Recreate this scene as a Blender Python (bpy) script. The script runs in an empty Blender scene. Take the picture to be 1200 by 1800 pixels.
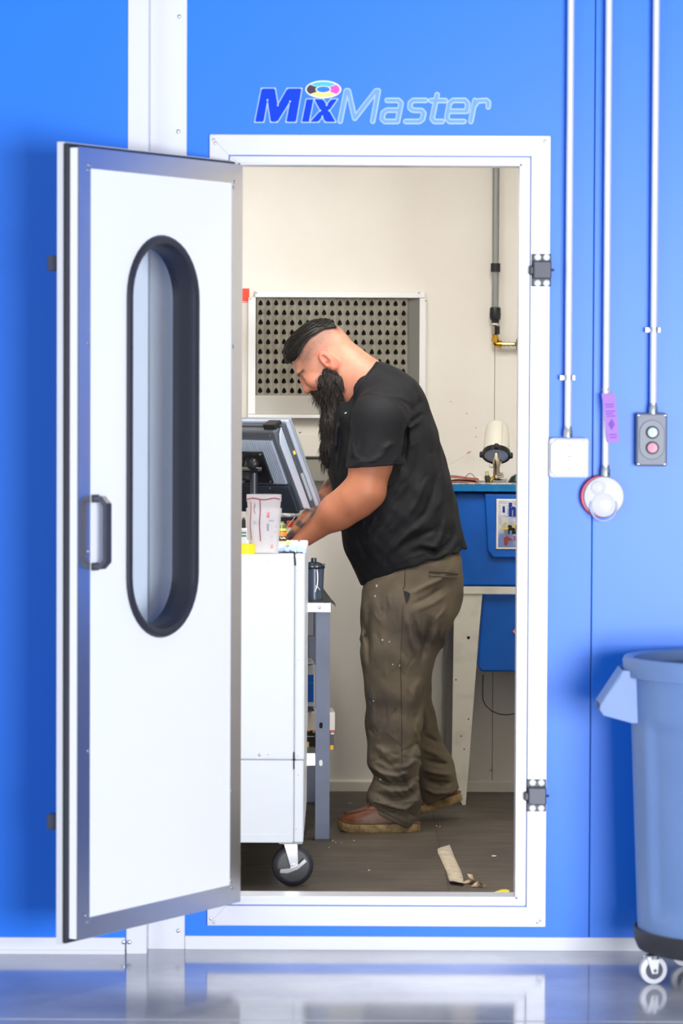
import bpy, bmesh, math, random
import numpy as np
from mathutils import Vector, Matrix
from mathutils.bvhtree import BVHTree

random.seed(7)
rng = np.random.default_rng(7)
scene = bpy.context.scene
col = scene.collection

# ------------------------------------------------------------------ camera
FPX = 5800.0                      # focal length in pixels of the 1200 x 1800 frame
CAM = Vector((0.0, -9.06, 1.54))
PITCH = math.atan(212.0 / FPX)
ROLL = math.radians(0.25)
_f = Vector((0, math.cos(PITCH), -math.sin(PITCH)))
_u0 = Vector((0, math.sin(PITCH), math.cos(PITCH)))
_r0 = Vector((1, 0, 0))
_r = _r0 * math.cos(ROLL) + _u0 * math.sin(ROLL)
_u = _u0 * math.cos(ROLL) - _r0 * math.sin(ROLL)
cd = bpy.data.cameras.new('camera')
cam = bpy.data.objects.new('camera', cd)
col.objects.link(cam)
cam.matrix_world = Matrix(((_r.x, _u.x, -_f.x, CAM.x), (_r.y, _u.y, -_f.y, CAM.y), (_r.z, _u.z, -_f.z, CAM.z), (0, 0, 0, 1)))
cd.sensor_fit = 'HORIZONTAL'
cd.sensor_width = 24.0
cd.lens = FPX / 1200.0 * 24.0
cd.clip_end = 200
cd.dof.use_dof = True
cd.dof.focus_distance = 10.95
cd.dof.aperture_fstop = 4.5
scene.camera = cam

# ------------------------------------------------------------------ light
scene.view_settings.view_transform = 'Standard'
scene.view_settings.look = 'None'
scene.view_settings.gamma = 1.0
scene.view_settings.use_curve_mapping = False
scene.view_settings.exposure = 0.0

world = bpy.data.worlds.new('workshop_light')
scene.world = world
world.use_nodes = True
bg = world.node_tree.nodes['Background']
bg.inputs[0].default_value = (0.86, 0.91, 1.0, 1)
bg.inputs[1].default_value = 0.42


def area(name, loc, target, sx, sy, power, colour):
    l = bpy.data.lights.new(name, 'AREA')
    l.shape = 'RECTANGLE'
    l.size, l.size_y = sx, sy
    l.energy = power
    l.color = colour
    o = bpy.data.objects.new(name, l)
    col.objects.link(o)
    o.location = loc
    o.rotation_euler = (Vector(target) - Vector(loc)).to_track_quat('-Z', 'Y').to_euler()
    return o


# daylight through the open bay door of the workshop, behind the camera on the right
area('bay_door_daylight', (2.6, -9.5, 1.05), (0.4, 0.0, 1.2), 2.9, 1.9, 870, (0.95, 0.97, 1.0))
# added fill light on the left, lifts the open door's shadow on the wall
area('left_fill_light', (-5.6, -8.6, 1.9), (-0.6, 0.0, 1.2), 3.4, 2.6, 170, (0.93, 0.96, 1.0))


# ------------------------------------------------------------------ pixel -> place
def ray(px, py):
    return _f * FPX + _r * (px - 600.0) - _u * (py - 900.0)


def P(px, py, y):
    """the point at depth y that is seen at a pixel"""
    d = ray(px, py)
    return CAM + d * ((y - CAM.y) / d.y)


def F(px, py, z):
    """the point at height z that is seen at a pixel"""
    d = ray(px, py)
    return CAM + d * ((z - CAM.z) / d.z)


# ------------------------------------------------------------------ materials
def lin(c):
    out = []
    for v in c[:3]:
        v = v / 255.0
        out.append(v / 12.92 if v <= 0.04045 else ((v + 0.055) / 1.055) ** 2.4)
    return (*out, 1.0)


MATS = {}


def mat(name, rgb, rough=0.5, metal=0.0, var=None, bump=None, trans=0.0, alpha=1.0, spec=0.5, emit=None, stretch=None, coat=0.0, ior=1.45):
    """principled material; var=(scale, rgb2, lo, hi) blends a second colour by noise, bump=(scale, strength)"""
    if name in MATS:
        return MATS[name]
    m = bpy.data.materials.new(name)
    m.use_nodes = True
    nt = m.node_tree
    b = nt.nodes['Principled BSDF']
    b.inputs['Base Color'].default_value = lin(rgb)
    b.inputs['Roughness'].default_value = rough
    b.inputs['Metallic'].default_value = metal
    b.inputs['Specular IOR Level'].default_value = spec
    b.inputs['Transmission Weight'].default_value = trans
    b.inputs['Alpha'].default_value = alpha
    b.inputs['IOR'].default_value = ior
    b.inputs['Coat Weight'].default_value = coat
    if emit:
        b.inputs['Emission Color'].default_value = lin(emit[0])
        b.inputs['Emission Strength'].default_value = emit[1]
    vec = None
    if var or bump:
        tc = nt.nodes.new('ShaderNodeTexCoord')
        mp = nt.nodes.new('ShaderNodeMapping')
        nt.links.new(tc.outputs['Object'], mp.inputs['Vector'])
        if stretch:
            mp.inputs['Scale'].default_value = stretch
        vec = mp.outputs['Vector']
    if var:
        n = nt.nodes.new('ShaderNodeTexNoise')
        n.inputs['Scale'].default_value = var[0]
        n.inputs['Detail'].default_value = 5
        nt.links.new(vec, n.inputs['Vector'])
        r = nt.nodes.new('ShaderNodeMapRange')
        r.inputs['From Min'].default_value = var[2]
        r.inputs['From Max'].default_value = var[3]
        nt.links.new(n.outputs['Fac'], r.inputs['Value'])
        mx = nt.nodes.new('ShaderNodeMix')
        mx.data_type = 'RGBA'
        mx.inputs['A'].default_value = lin(rgb)
        mx.inputs['B'].default_value = lin(var[1])
        nt.links.new(r.outputs['Result'], mx.inputs['Factor'])
        nt.links.new(mx.outputs['Result'], b.inputs['Base Color'])
    if bump:
        n2 = nt.nodes.new('ShaderNodeTexNoise')
        n2.inputs['Scale'].default_value = bump[0]
        n2.inputs['Detail'].default_value = 4
        nt.links.new(vec, n2.inputs['Vector'])
        bp = nt.nodes.new('ShaderNodeBump')
        bp.inputs['Strength'].default_value = bump[1]
        bp.inputs['Distance'].default_value = 0.004
        nt.links.new(n2.outputs['Fac'], bp.inputs['Height'])
        nt.links.new(bp.outputs['Normal'], b.inputs['Normal'])
    MATS[name] = m
    return m


BLUE = mat('blue_panel_paint', (0, 117, 236), 0.385, spec=0.56)
WHITE = mat('white_powder_coat', (220, 222, 229), 0.35)
ALU = mat('brushed_aluminium', (196, 198, 206), 0.27, 1.0, bump=(300, 0.05), stretch=(1, 1, 0.02))
GALV = mat('galvanised_steel', (200, 204, 208), 0.38, 0.9, var=(60, (150, 154, 160), 0.45, 0.62))
CHROME = mat('zinc_plated_steel', (205, 208, 214), 0.18, 1.0)
RUBBER = mat('black_rubber', (42, 44, 56), 0.42)
BLACKP = mat('black_plastic', (24, 25, 29), 0.38)
DARKG = mat('dark_grey_plastic', (70, 75, 92), 0.42)
CREAM = mat('cream_wall_paint', (229, 226, 220), 0.5, var=(3, (224, 220, 213), 0.4, 0.7))
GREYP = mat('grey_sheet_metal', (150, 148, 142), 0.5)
BRASS = mat('brass', (205, 160, 62), 0.25, 1.0)
DARKHOLE = mat('dark_opening', (14, 14, 14), 0.9)

# ------------------------------------------------------------------ mesh builder
WM = {}


class MB:
    def __init__(self):
        self.v = []
        self.f = []

    def add(self, vs, fs):
        n = len(self.v)
        self.v += [Vector(p) for p in vs]
        self.f += [tuple(i + n for i in f) for f in fs]
        return self

    def box(self, a, b):
        x0, x1 = sorted((a[0], b[0]))
        y0, y1 = sorted((a[1], b[1]))
        z0, z1 = sorted((a[2], b[2]))
        return self.add([(x0, y0, z0), (x1, y0, z0), (x1, y1, z0), (x0, y1, z0), (x0, y0, z1), (x1, y0, z1), (x1, y1, z1), (x0, y1, z1)],
                        [(0, 3, 2, 1), (4, 5, 6, 7), (0, 1, 5, 4), (1, 2, 6, 5), (2, 3, 7, 6), (3, 0, 4, 7)])

    def pbox(self, x0, y0, x1, y1, yf, yb):
        """box whose front face fills a pixel rectangle at depth yf"""
        c = P((x0 + x1) / 2, (y0 + y1) / 2, yf)
        xa = P(x0, (y0 + y1) / 2, yf).x
        xb = P(x1, (y0 + y1) / 2, yf).x
        za = P((x0 + x1) / 2, y0, yf).z
        zb = P((x0 + x1) / 2, y1, yf).z
        return self.box((xa, yf, zb), (xb, yb, za))

    def prism(self, pts, d):
        """closed polygon of 3D points pushed along vector d"""
        n = len(pts)
        d = Vector(d)
        vs = [Vector(p) for p in pts] + [Vector(p) + d for p in pts]
        fs = [tuple(range(n)), tuple(range(2 * n - 1, n - 1, -1))]
        fs += [(i, i + n, (i + 1) % n + n, (i + 1) % n) for i in range(n)]
        return self.add(vs, fs)

    def cyl(self, p0, p1, r0, r1=None, n=16, caps=True):
        return self.lathe(p0, p1, [(0, r0), (1, r0 if r1 is None else r1)], n, caps, rel=True)

    def lathe(self, p0, p1, prof, n=20, caps=True, rel=False, aspect=1.0, start=0.0):
        """prof = [(t along axis, radius)]; t is a fraction when rel else metres"""
        p0, p1 = Vector(p0), Vector(p1)
        ax = p1 - p0
        L = ax.length
        ax = ax / L
        ref = Vector((0, 0, 1)) if abs(ax.z) < 0.9 else Vector((1, 0, 0))
        e1 = ax.cross(ref).normalized()
        e2 = ax.cross(e1).normalized()
        vs, fs = [], []
        for t, r in prof:
            c = p0 + ax * (t * L if rel else t)
            for k in range(n):
                a = 2 * math.pi * k / n + start
                vs.append(c + e1 * (r * math.cos(a)) + e2 * (r * aspect * math.sin(a)))
        for i in range(len(prof) - 1):
            for k in range(n):
                k2 = (k + 1) % n
                fs.append((i * n + k, i * n + k2, (i + 1) * n + k2, (i + 1) * n + k))
        if caps:
            fs.append(tuple(range(n - 1, -1, -1)))
            m = (len(prof) - 1) * n
            fs.append(tuple(range(m, m + n)))
        return self.add(vs, fs)

    def tube(self, pts, r, n=8, caps=True, closed=False, flat=1.0):
        pts = [Vector(p) for p in pts]
        m = len(pts)
        rs = r if isinstance(r, (list, tuple)) else [r] * m
        vs, fs = [], []
        prev = None
        for i, p in enumerate(pts):
            if closed:
                t = pts[(i + 1) % m] - pts[i - 1]
            else:
                t = pts[min(i + 1, m - 1)] - pts[max(i - 1, 0)]
            t = t.normalized() if t.length > 1e-9 else Vector((0, 0, 1))
            if prev is None:
                ref = Vector((0, 0, 1)) if abs(t.z) < 0.9 else Vector((1, 0, 0))
                e1 = t.cross(ref).normalized()
            else:
                e1 = (prev - t * prev.dot(t))
                e1 = e1.normalized() if e1.length > 1e-6 else t.orthogonal().normalized()
            prev = e1
            e2 = t.cross(e1)
            for k in range(n):
                a = 2 * math.pi * k / n
                vs.append(p + e1 * (rs[i] * math.cos(a)) + e2 * (rs[i] * flat * math.sin(a)))
        for i in range(m if closed else m - 1):
            j = (i + 1) % m
            for k in range(n):
                k2 = (k + 1) % n
                fs.append((i * n + k, i * n + k2, j * n + k2, j * n + k))
        if caps and not closed:
            fs.append(tuple(range(n - 1, -1, -1)))
            fs.append(tuple(range((m - 1) * n, m * n)))
        return self.add(vs, fs)

    def ring(self, outer, inner, d):
        """flat frame between two outlines with equal point counts, pushed along d"""
        n = len(outer)
        d = Vector(d)
        vs = [Vector(p) for p in outer] + [Vector(p) for p in inner] + [Vector(p) + d for p in outer] + [Vector(p) + d for p in inner]
        fs = []
        for i in range(n):
            j = (i + 1) % n
            fs += [(i, j, n + j, n + i), (2 * n + j, 2 * n + i, 3 * n + i, 3 * n + j), (j, i, 2 * n + i, 2 * n + j), (n + i, n + j, 3 * n + j, 3 * n + i)]
        return self.add(vs, fs)

    def band(self, pts, w, flatn, closed=False, discs=True):
        """flat ribbon of width w along points lying in the plane with normal flatn"""
        pts = [Vector(p) for p in pts]
        nrm = Vector(flatn)
        seg = list(zip(pts, pts[1:] + pts[:1])) if closed else list(zip(pts[:-1], pts[1:]))
        q = 0
        for a, b in seg:
            q += 1
            a, b = a + nrm * (q * 6e-5), b + nrm * (q * 6e-5)
            s = (b - a).cross(nrm).normalized() * (w / 2)
            self.add([a - s, a + s, b + s, b - s], [(0, 1, 2, 3)])
        if discs:
            for p in pts:
                q += 1
                p = p + nrm * (q * 6e-5)
                e1 = nrm.orthogonal().normalized()
                e2 = nrm.cross(e1).normalized()
                self.add([p + e1 * (w / 2 * math.cos(k * math.pi / 5)) + e2 * (w / 2 * math.sin(k * math.pi / 5)) for k in range(10)], [tuple(range(10))])
        return self

    def ball(self, c, r, n=12, m=8, sc=(1, 1, 1)):
        c = Vector(c)
        vs, fs = [], []
        for i in range(1, m):
            th = math.pi * i / m
            for k in range(n):
                a = 2 * math.pi * k / n
                vs.append(c + Vector((r * sc[0] * math.sin(th) * math.cos(a), r * sc[1] * math.sin(th) * math.sin(a), r * sc[2] * math.cos(th))))
        vs += [c + Vector((0, 0, r * sc[2])), c - Vector((0, 0, r * sc[2]))]
        for i in range(m - 2):
            for k in range(n):
                k2 = (k + 1) % n
                fs.append((i * n + k, (i + 1) * n + k, (i + 1) * n + k2, i * n + k2))
        t, b = len(vs) - 2, len(vs) - 1
        for k in range(n):
            k2 = (k + 1) % n
            fs.append((t, k, k2))
            fs.append((b, (m - 2) * n + k2, (m - 2) * n + k))
        return self.add(vs, fs)

    def build(self, name, m, parent=None, bevel=0.0, smooth=False, local=False, seg=2, sharp=True):
        me = bpy.data.meshes.new(name)
        if parent is not None:
            inv = Matrix.Identity(4) if local else WM[parent.name].inverted()
            org = Vector((0, 0, 0))
            vs = [inv @ p for p in self.v]
        else:
            lo = [min(p[i] for p in self.v) for i in range(3)]
            hi = [max(p[i] for p in self.v) for i in range(3)]
            org = Vector(((lo[0] + hi[0]) / 2, (lo[1] + hi[1]) / 2, lo[2]))
            vs = [p - org for p in self.v]
        me.from_pydata([tuple(p) for p in vs], [], self.f)
        bm = bmesh.new()
        bm.from_mesh(me)
        bmesh.ops.recalc_face_normals(bm, faces=bm.faces)
        bm.to_mesh(me)
        bm.free()
        if smooth:
            me.shade_smooth()
            try:
                if sharp:
                    me.set_sharp_from_angle(angle=math.radians(42))
            except Exception:
                pass
        o = bpy.data.objects.new(name, me)
        col.objects.link(o)
        if m is not None:
            me.materials.append(m)
        if parent is not None:
            o.parent = parent
            WM[o.name] = WM[parent.name]
        else:
            o.location = org
            WM[o.name] = Matrix.Translation(org)
        if bevel > 0:
            md = o.modifiers.new('bevel', 'BEVEL')
            md.width = bevel
            md.segments = seg
            md.limit_method = 'ANGLE'
            md.angle_limit = math.radians(40)
            md.harden_normals = False
        return o


def tag(o, label=None, cat=None, group=None, kind=None):
    if label:
        o['label'] = label
    if cat:
        o['category'] = cat
    if group:
        o['group'] = group
    if kind:
        o['kind'] = kind
    return o


def thing(name, loc, label, cat, group=None, rotz=0.0, kind=None, rot=None):
    o = bpy.data.objects.new(name, None)
    o.empty_display_size = 0.05
    col.objects.link(o)
    mw = Matrix.Translation(Vector(loc)) @ (rot.to_4x4() if rot is not None else Matrix.Rotation(rotz, 4, 'Z'))
    o.matrix_world = mw
    WM[o.name] = mw
    return tag(o, label, cat, group, kind)


def copy_tree(o, parent=None):
    c = o.copy()
    col.objects.link(c)
    if parent is not None:
        c.parent = parent
    for ch in list(o.children):
        copy_tree(ch, c)
    return c


def text_mesh(txt, size, shear=0.0, bold=0.0, extrude=0.0008):
    """characters as a flat mesh in the xy plane, origin at the left of the baseline"""
    cu = bpy.data.curves.new('t', 'FONT')
    cu.body = txt
    cu.size = size
    cu.shear = shear
    cu.offset = bold
    cu.extrude = extrude
    cu.resolution_u = 3
    o = bpy.data.objects.new('t', cu)
    col.objects.link(o)
    dg = bpy.context.evaluated_depsgraph_get()
    dg.update()
    me = bpy.data.meshes.new_from_object(o.evaluated_get(dg))
    vs = [v.co.copy() for v in me.vertices]
    fs = [tuple(p.vertices) for p in me.polygons]
    bpy.data.objects.remove(o)
    bpy.data.curves.remove(cu)
    bpy.data.meshes.remove(me)
    return vs, fs


def put_text(txt, size, origin, ex, ey, name, m, parent, shear=0.0, bold=0.0, local=False, width=None):
    vs, fs = text_mesh(txt, size, shear, bold)
    if width:
        w = max(v.x for v in vs) - min(v.x for v in vs)
        for v in vs:
            v.x *= width / w
    ex, ey = Vector(ex), Vector(ey)
    ez = ex.cross(ey)
    mb = MB().add([Vector(origin) + ex * v.x + ey * v.y + ez * v.z for v in vs], fs)
    return mb.build(name, m, parent, local=local)
# ================================================================== THE SETTING
ZF = 0.08            # floor of the mixing room
YB = 2.97            # its back wall
WT = 0.055           # thickness of the front wall
YL = -0.08           # the neighbouring booth on the left stands a little proud
MIDY = 933


def X(px, y=0.0, py=MIDY):
    return P(px, py, y).x


def Z(py, y=0.0, px=660):
    return P(px, py, y).z


OX0, OX1 = X(417), X(912)            # clear opening
OZ0, OZ1 = Z(1578), Z(288)
LX0, LX1, LZ0, LZ1 = X(400), X(929), Z(1592), Z(274)
FX0, FX1, FZ0, FZ1 = X(366.5), X(962.5), Z(1627), Z(238)
ZTOP = 3.1

# workshop floor: polished concrete, one saw cut near the camera
fm = mat('polished_concrete', (152, 156, 168), 0.09, var=(2.2, (190, 194, 204), 0.38, 0.66), bump=(9, 0.02), spec=0.8)
ZJ = F(600, 1794, 0).y
b = MB()
b.box((-9, ZJ + 0.006, -0.06), (9, 0.6, 0))
b.box((-9, -14, -0.06), (9, ZJ - 0.006, 0))
floor_shop = tag(b.build('floor', fm), 'polished grey concrete workshop floor in front of the blue wall', 'floor', kind='structure')
b = MB().box((-9, ZJ - 0.006, -0.05), (9, ZJ + 0.006, -0.002))
b.build('joint_filler', mat('joint_filler', (190, 194, 202), 0.4), floor_shop)

# mixing room floor: two runs of dark wood-look sheet with a seam
vm = bpy.data.materials.new('dark_vinyl_sheet')
vm.use_nodes = True
nt = vm.node_tree
pb = nt.nodes['Principled BSDF']
tc = nt.nodes.new('ShaderNodeTexCoord')
mp = nt.nodes.new('ShaderNodeMapping')
mp.inputs['Scale'].default_value = (1.6, 26, 1)
n1 = nt.nodes.new('ShaderNodeTexNoise')
n1.inputs['Scale'].default_value = 3.0
n1.inputs['Detail'].default_value = 7
n1.inputs['Roughness'].default_value = 0.62
cr = nt.nodes.new('ShaderNodeValToRGB')
cr.color_ramp.elements[0].position = 0.3
cr.color_ramp.elements[0].color = lin((44, 39, 34))
cr.color_ramp.elements[1].position = 0.72
cr.color_ramp.elements[1].color = lin((112, 102, 89))
n2 = nt.nodes.new('ShaderNodeTexNoise')
n2.inputs['Scale'].default_value = 5
n2.inputs['Detail'].default_value = 6
mr = nt.nodes.new('ShaderNodeMapRange')
mr.inputs['From Min'].default_value = 0.40
mr.inputs['From Max'].default_value = 0.66
mr.inputs['To Max'].default_value = 0.65
mx = nt.nodes.new('ShaderNodeMix')
mx.data_type = 'RGBA'
mx.inputs['B'].default_value = lin((62, 55, 48))
nt.links.new(tc.outputs['Object'], mp.inputs['Vector'])
nt.links.new(mp.outputs['Vector'], n1.inputs['Vector'])
nt.links.new(tc.outputs['Object'], n2.inputs['Vector'])
nt.links.new(n1.outputs['Fac'], cr.inputs['Fac'])
nt.links.new(n2.outputs['Fac'], mr.inputs['Value'])
nt.links.new(mr.outputs['Result'], mx.inputs['Factor'])
nt.links.new(cr.outputs['Color'], mx.inputs['A'])
nt.links.new(mx.outputs['Result'], pb.inputs['Base Color'])
bp = nt.nodes.new('ShaderNodeBump')
bp.inputs['Strength'].default_value = 0.25
bp.inputs['Distance'].default_value = 0.002
nt.links.new(n1.outputs['Fac'], bp.inputs['Height'])
nt.links.new(bp.outputs['Normal'], pb.inputs['Normal'])
pb.inputs['Roughness'].default_value = 0.55
floor_in = tag(MB().box((-1.5, 0.02, 0.0), (1.5, YB + 0.1, ZF - 0.004)).build('floor', mat('dark_underlay', (34, 30, 27), 0.8)), 'dark wood-look sheet floor of the paint mixing room', 'floor', kind='structure')
ys = F(700, 1427, ZF).y
xs = P(775, 1500, F(775, 1500, ZF).y).x
for a, c in (((-1.5, 0.05), (xs - 0.0005, ys - 0.001)), ((xs + 0.0005, 0.05), (1.5, ys - 0.001)), ((-1.5, ys + 0.001), (1.5, YB))):
    MB().box((a[0], a[1], ZF - 0.005), (c[0], c[1], ZF)).build('sheet', vm, floor_in)

# front wall, blue outside and cream inside
wall_front = thing('wall_front', (0, 0, 0), 'blue metal panel wall of the booth around the doorway', 'wall', kind='structure')
xs1, xs2 = X(327, 0), X(1039.5, 0)
zb = Z(1660)
b = MB()
b.box((X(255), 0, zb), (OX0, WT, ZTOP))
b.box((OX1, 0, zb), (xs2 - 0.0015, WT, ZTOP))
b.box((OX0, 0, OZ1), (OX1, WT, ZTOP))
b.box((OX0, 0, zb), (OX1, WT, OZ0))
b.build('panel', BLUE, wall_front)
MB().box((xs2 + 0.0015, 0, zb), (4.5, WT, ZTOP)).build('panel', BLUE, wall_front, bevel=0.002)
MB().box((xs2 - 0.01, 0.006, zb), (xs2 + 0.01, WT, ZTOP)).build('seam', mat('dark_blue_seam', (0, 60, 150), 0.6), wall_front)
b = MB()
b.box((-1.5, WT, 0.0), (OX0, WT + 0.012, 2.75))
b.box((OX1, WT, 0.0), (1.5, WT + 0.012, 2.75))
b.box((OX0, WT, OZ1), (OX1, WT + 0.012, 2.75))
b.box((OX0, WT, 0.0), (OX1, WT + 0.012, OZ0))
b.build('liner', CREAM, wall_front)

# neighbouring booth wall at the left
wl = tag(MB().box((-5.0, YL, Z(1660, YL)), (X(236, YL), YL + 0.06, ZTOP)).build('wall_left', BLUE), 'plain blue panel wall left of the white corner post', 'wall', kind='structure')

# corner post: two white strips with screws
post = thing('trim_1', (X(270), 0, 0), 'white corner post of two strips left of the open door', 'trim', kind='structure')
MB().box((X(223.5, YL), YL - 0.006, 0.0), (X(259.5, YL), 0.02, ZTOP)).build('strip', WHITE, post, bevel=0.0015)
MB().box((X(259.5, YL), -0.008, 0.0), (X(326.5), 0.004, ZTOP)).build('strip', WHITE, post, bevel=0.0015)
for px, py in ((315, 29), (313, 231), (313, 1636)):
    c = P(px, py, -0.009)
    MB().lathe(c, c + Vector((0, -1, 0)), [(0, 0.0055), (0.0025, 0.005), (0.004, 0.0025)], 12).build('screw', CHROME, post, smooth=True)

# base rails
base = thing('baseboard_front', (0.6, 0, 0), 'white base rail along the foot of the blue wall', 'baseboard', kind='structure')
MB().box((X(326.5) + 0.001, -0.010, 0.0), (4.5, 0.002, Z(1645.5))).build('rail', WHITE, base, bevel=0.0015)
base2 = thing('baseboard_left', (-1, YL, 0), 'white base rail at the foot of the left wall', 'baseboard', kind='structure')
MB().box((-5.0, YL - 0.012, 0.0), (X(221.5, YL), YL + 0.004, F(150, 1646, 0).z if False else Z(1647, YL, 150))).build('rail', WHITE, base2, bevel=0.0015)
MB().box((-5.0, YL - 0.018, 0.0), (X(221.5, YL), YL - 0.012, 0.012)).build('lip', WHITE, base2, bevel=0.001)
for px, py in ((217, 1656), (227, 1656)):
    c = P(px, py, YL - 0.012)
    MB().lathe(c, c + Vector((0, -1, 0)), [(0, 0.006), (0.0025, 0.0055), (0.004, 0.003)], 12).build('screw', CHROME, base2, smooth=True)

# door frame: mitred flange, groove and stop
frame = thing('trim_2', (0, 0, FZ0), 'white aluminium frame around the open doorway', 'door frame', kind='structure')
FR = mat('white_frame_aluminium', (214, 216, 225), 0.32, 0.15)
o4 = [(FX0, FZ0), (FX1, FZ0), (FX1, FZ1), (FX0, FZ1)]
i4 = [(LX0, LZ0), (LX1, LZ0), (LX1, LZ1), (LX0, LZ1)]
for k in range(4):
    a, c = o4[k], o4[(k + 1) % 4]
    d, e = i4[(k + 1) % 4], i4[k]
    MB().prism([(p[0], 0.001, p[1]) for p in (a, c, d, e)], (0, -0.012, 0)).build('flange', FR, frame, bevel=0.001)
j4 = [(LX0 + 0.0025, LZ0 + 0.0025), (LX1 - 0.0025, LZ0 + 0.0025), (LX1 - 0.0025, LZ1 - 0.0025), (LX0 + 0.0025, LZ1 - 0.0025)]
k4 = [(OX0, OZ0), (OX1, OZ0), (OX1, OZ1), (OX0, OZ1)]
for k in range(4):
    a, c = j4[k], j4[(k + 1) % 4]
    d, e = k4[(k + 1) % 4], k4[k]
    MB().prism([(p[0], 0.0005, p[1]) for p in (a, c, d, e)], (0, -0.009, 0)).build('stop', FR, frame, bevel=0.001)
b = MB()
t = 0.004
b.box((OX0, -0.004, OZ0), (OX0 + t, 0.085, OZ1)).box((OX1 - t, -0.004, OZ0), (OX1, 0.085, OZ1))
b.box((OX0, -0.004, OZ1 - t), (OX1, 0.085, OZ1)).box((OX0, -0.004, OZ0), (OX1, 0.085, OZ0 + t))
b.build('jamb_lining', FR, frame)
for px, py in ((375, 246), (378, 252), (957, 248), (370, 1615), (376, 1621), (949, 1617), (944, 1621)):
    c = P(px, py, -0.011)
    MB().lathe(c, c + Vector((0, -1, 0)), [(0, 0.0045), (0.002, 0.004), (0.0032, 0.002)], 10).build('screw', CHROME, frame, smooth=True)

# inner walls and ceiling
wb = thing('wall_back', (0, YB, ZF), 'cream sheet metal back wall of the mixing room', 'wall', kind='structure')
xm = P(867, 1000, YB).x
MB().box((-1.5, YB, 0.0), (xm - 0.001, YB + 0.04, 2.75)).build('panel', CREAM, wb)
MB().box((xm + 0.001, YB, 0.0), (1.5, YB + 0.04, 2.75)).build('panel', CREAM, wb)
MB().box((xm - 0.02, YB + 0.004, 0.0), (xm + 0.02, YB + 0.06, 2.75)).build('seam', DARKHOLE, wb)
for px, py in ((862, 1354), (820, 727), (836, 752), (836, 768), (792, 706)):
    c = P(px, py, YB)
    MB().lathe(c, c + Vector((0, -1, 0)), [(0, 0.005 if py > 1000 else 0.0018), (0.002, 0.004 if py > 1000 else 0.0015)], 10).build('screw' if py > 1000 else 'pinhole', CHROME if py > 1000 else DARKHOLE, wb)
tag(MB().box((-1.54, 0.06, 0.0), (-1.5, YB + 0.04, 2.75)).build('wall_left', CREAM), 'cream side wall of the mixing room behind the open door', 'wall', kind='structure')
tag(MB().box((1.5, 0.06, 0.0), (1.54, YB + 0.04, 2.75)).build('wall_right', CREAM), 'cream side wall of the mixing room beyond the washer', 'wall', kind='structure')
tag(MB().box((-1.6, 0.0, 2.75), (1.6, YB + 0.1, 2.8)).build('ceiling', CREAM), 'cream ceiling of the mixing room', 'ceiling', kind='structure')
bb = MB()
zt = P(700, 1372, YB - 0.02).z
bb.prism([(-1.5, YB, ZF), (-1.5, YB - 0.022, ZF), (-1.5, YB - 0.022, zt - 0.006), (-1.5, YB - 0.012, zt), (-1.5, YB, zt)], (3.0, 0, 0))
tag(bb.build('baseboard_back', mat('ivory_trim', (224, 220, 210), 0.45)), 'ivory base strip along the foot of the cream back wall', 'baseboard', kind='structure')

# two fluorescent fixtures on the ceiling of the mixing room
for i, (x, y) in enumerate(((-0.35, 0.95), (0.55, 1.25))):
    lf = thing('ceiling_light', (x, y, 2.75), ('long white fluorescent fixture over the cabinet' if i == 0 else 'long white fluorescent fixture over the doorway side'), 'light', 'ceiling fixtures of the mixing room')
    MB().box((x - 0.15, y - 0.6, 2.70), (x + 0.15, y + 0.6, 2.749)).build('housing', WHITE, lf, bevel=0.004)
    MB().box((x - 0.13, y - 0.58, 2.690), (x + 0.13, y + 0.58, 2.702)).build('diffuser', mat('lit_diffuser', (255, 250, 240), 0.5, emit=((255, 249, 240), 29.0)), lf)

# ================================================================== THE OPEN DOOR
HF = P(424.5, 935, -0.055)           # hinge side edge of the door's inner face
DU = Vector((-0.519, -0.855, 0)).normalized()
DN = Vector((-DU.y, DU.x, 0))        # points to the right and towards the camera
DM = Matrix(((DU.x, DN.x, 0), (DU.y, DN.y, 0), (0, 0, 1)))
DW = 0.765


def duv(px, py, n=0.0):
    """door coordinates (u from the hinge, v height) on the plane n in front of the face"""
    d = ray(px, py)
    o = Vector((HF.x, HF.y, 0)) + DN * n
    s = (o - CAM).dot(DN) / d.dot(DN)
    q = CAM + d * s - o
    return q.dot(DU), q.z


DZ0 = (duv(421, 1582)[1] + duv(135, 1657)[1]) / 2
DZ1 = (duv(428, 288)[1] + duv(140, 260)[1]) / 2
DW = (duv(140, 260)[0] + duv(135, 1657)[0]) / 2
door = thing('door_1', (HF.x, HF.y, 0), 'white door standing open with long oval window and black pull handle', 'door', kind='structure', rot=DM)
tp, tg, tf = 0.028, 0.014, 0.016
og = 0.010
of = 0.013


def drect(u0, u1, z0, z1, n):
    return [(u0, n, z0), (u1, n, z0), (u1, n, z1), (u0, n, z1)]


def stadium(u0, u1, z0, z1, n, seg=14):
    r = (u1 - u0) / 2
    cu = (u0 + u1) / 2
    pts = []
    for k in range(seg + 1):
        a = math.pi * k / seg
        pts.append((cu + r * math.cos(a), n, z1 - r + r * math.sin(a)))
    for k in range(seg + 1):
        a = math.pi + math.pi * k / seg
        pts.append((cu + r * math.cos(a), n, z0 + r + r * math.sin(a)))
    return pts


def rect_like(st, u0, u1, z0, z1, n):
    """points of a rectangle's rim facing the points of a stadium"""
    cu, cz = (u0 + u1) / 2, (z0 + z1) / 2
    out = []
    for p in st:
        du, dz = p[0] - cu, p[2] - cz
        s = min((u1 - u0) / 2 / max(abs(du), 1e-6), (z1 - z0) / 2 / max(abs(dz), 1e-6))
        out.append((cu + du * s, n, cz + dz * s))
    return out


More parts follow.
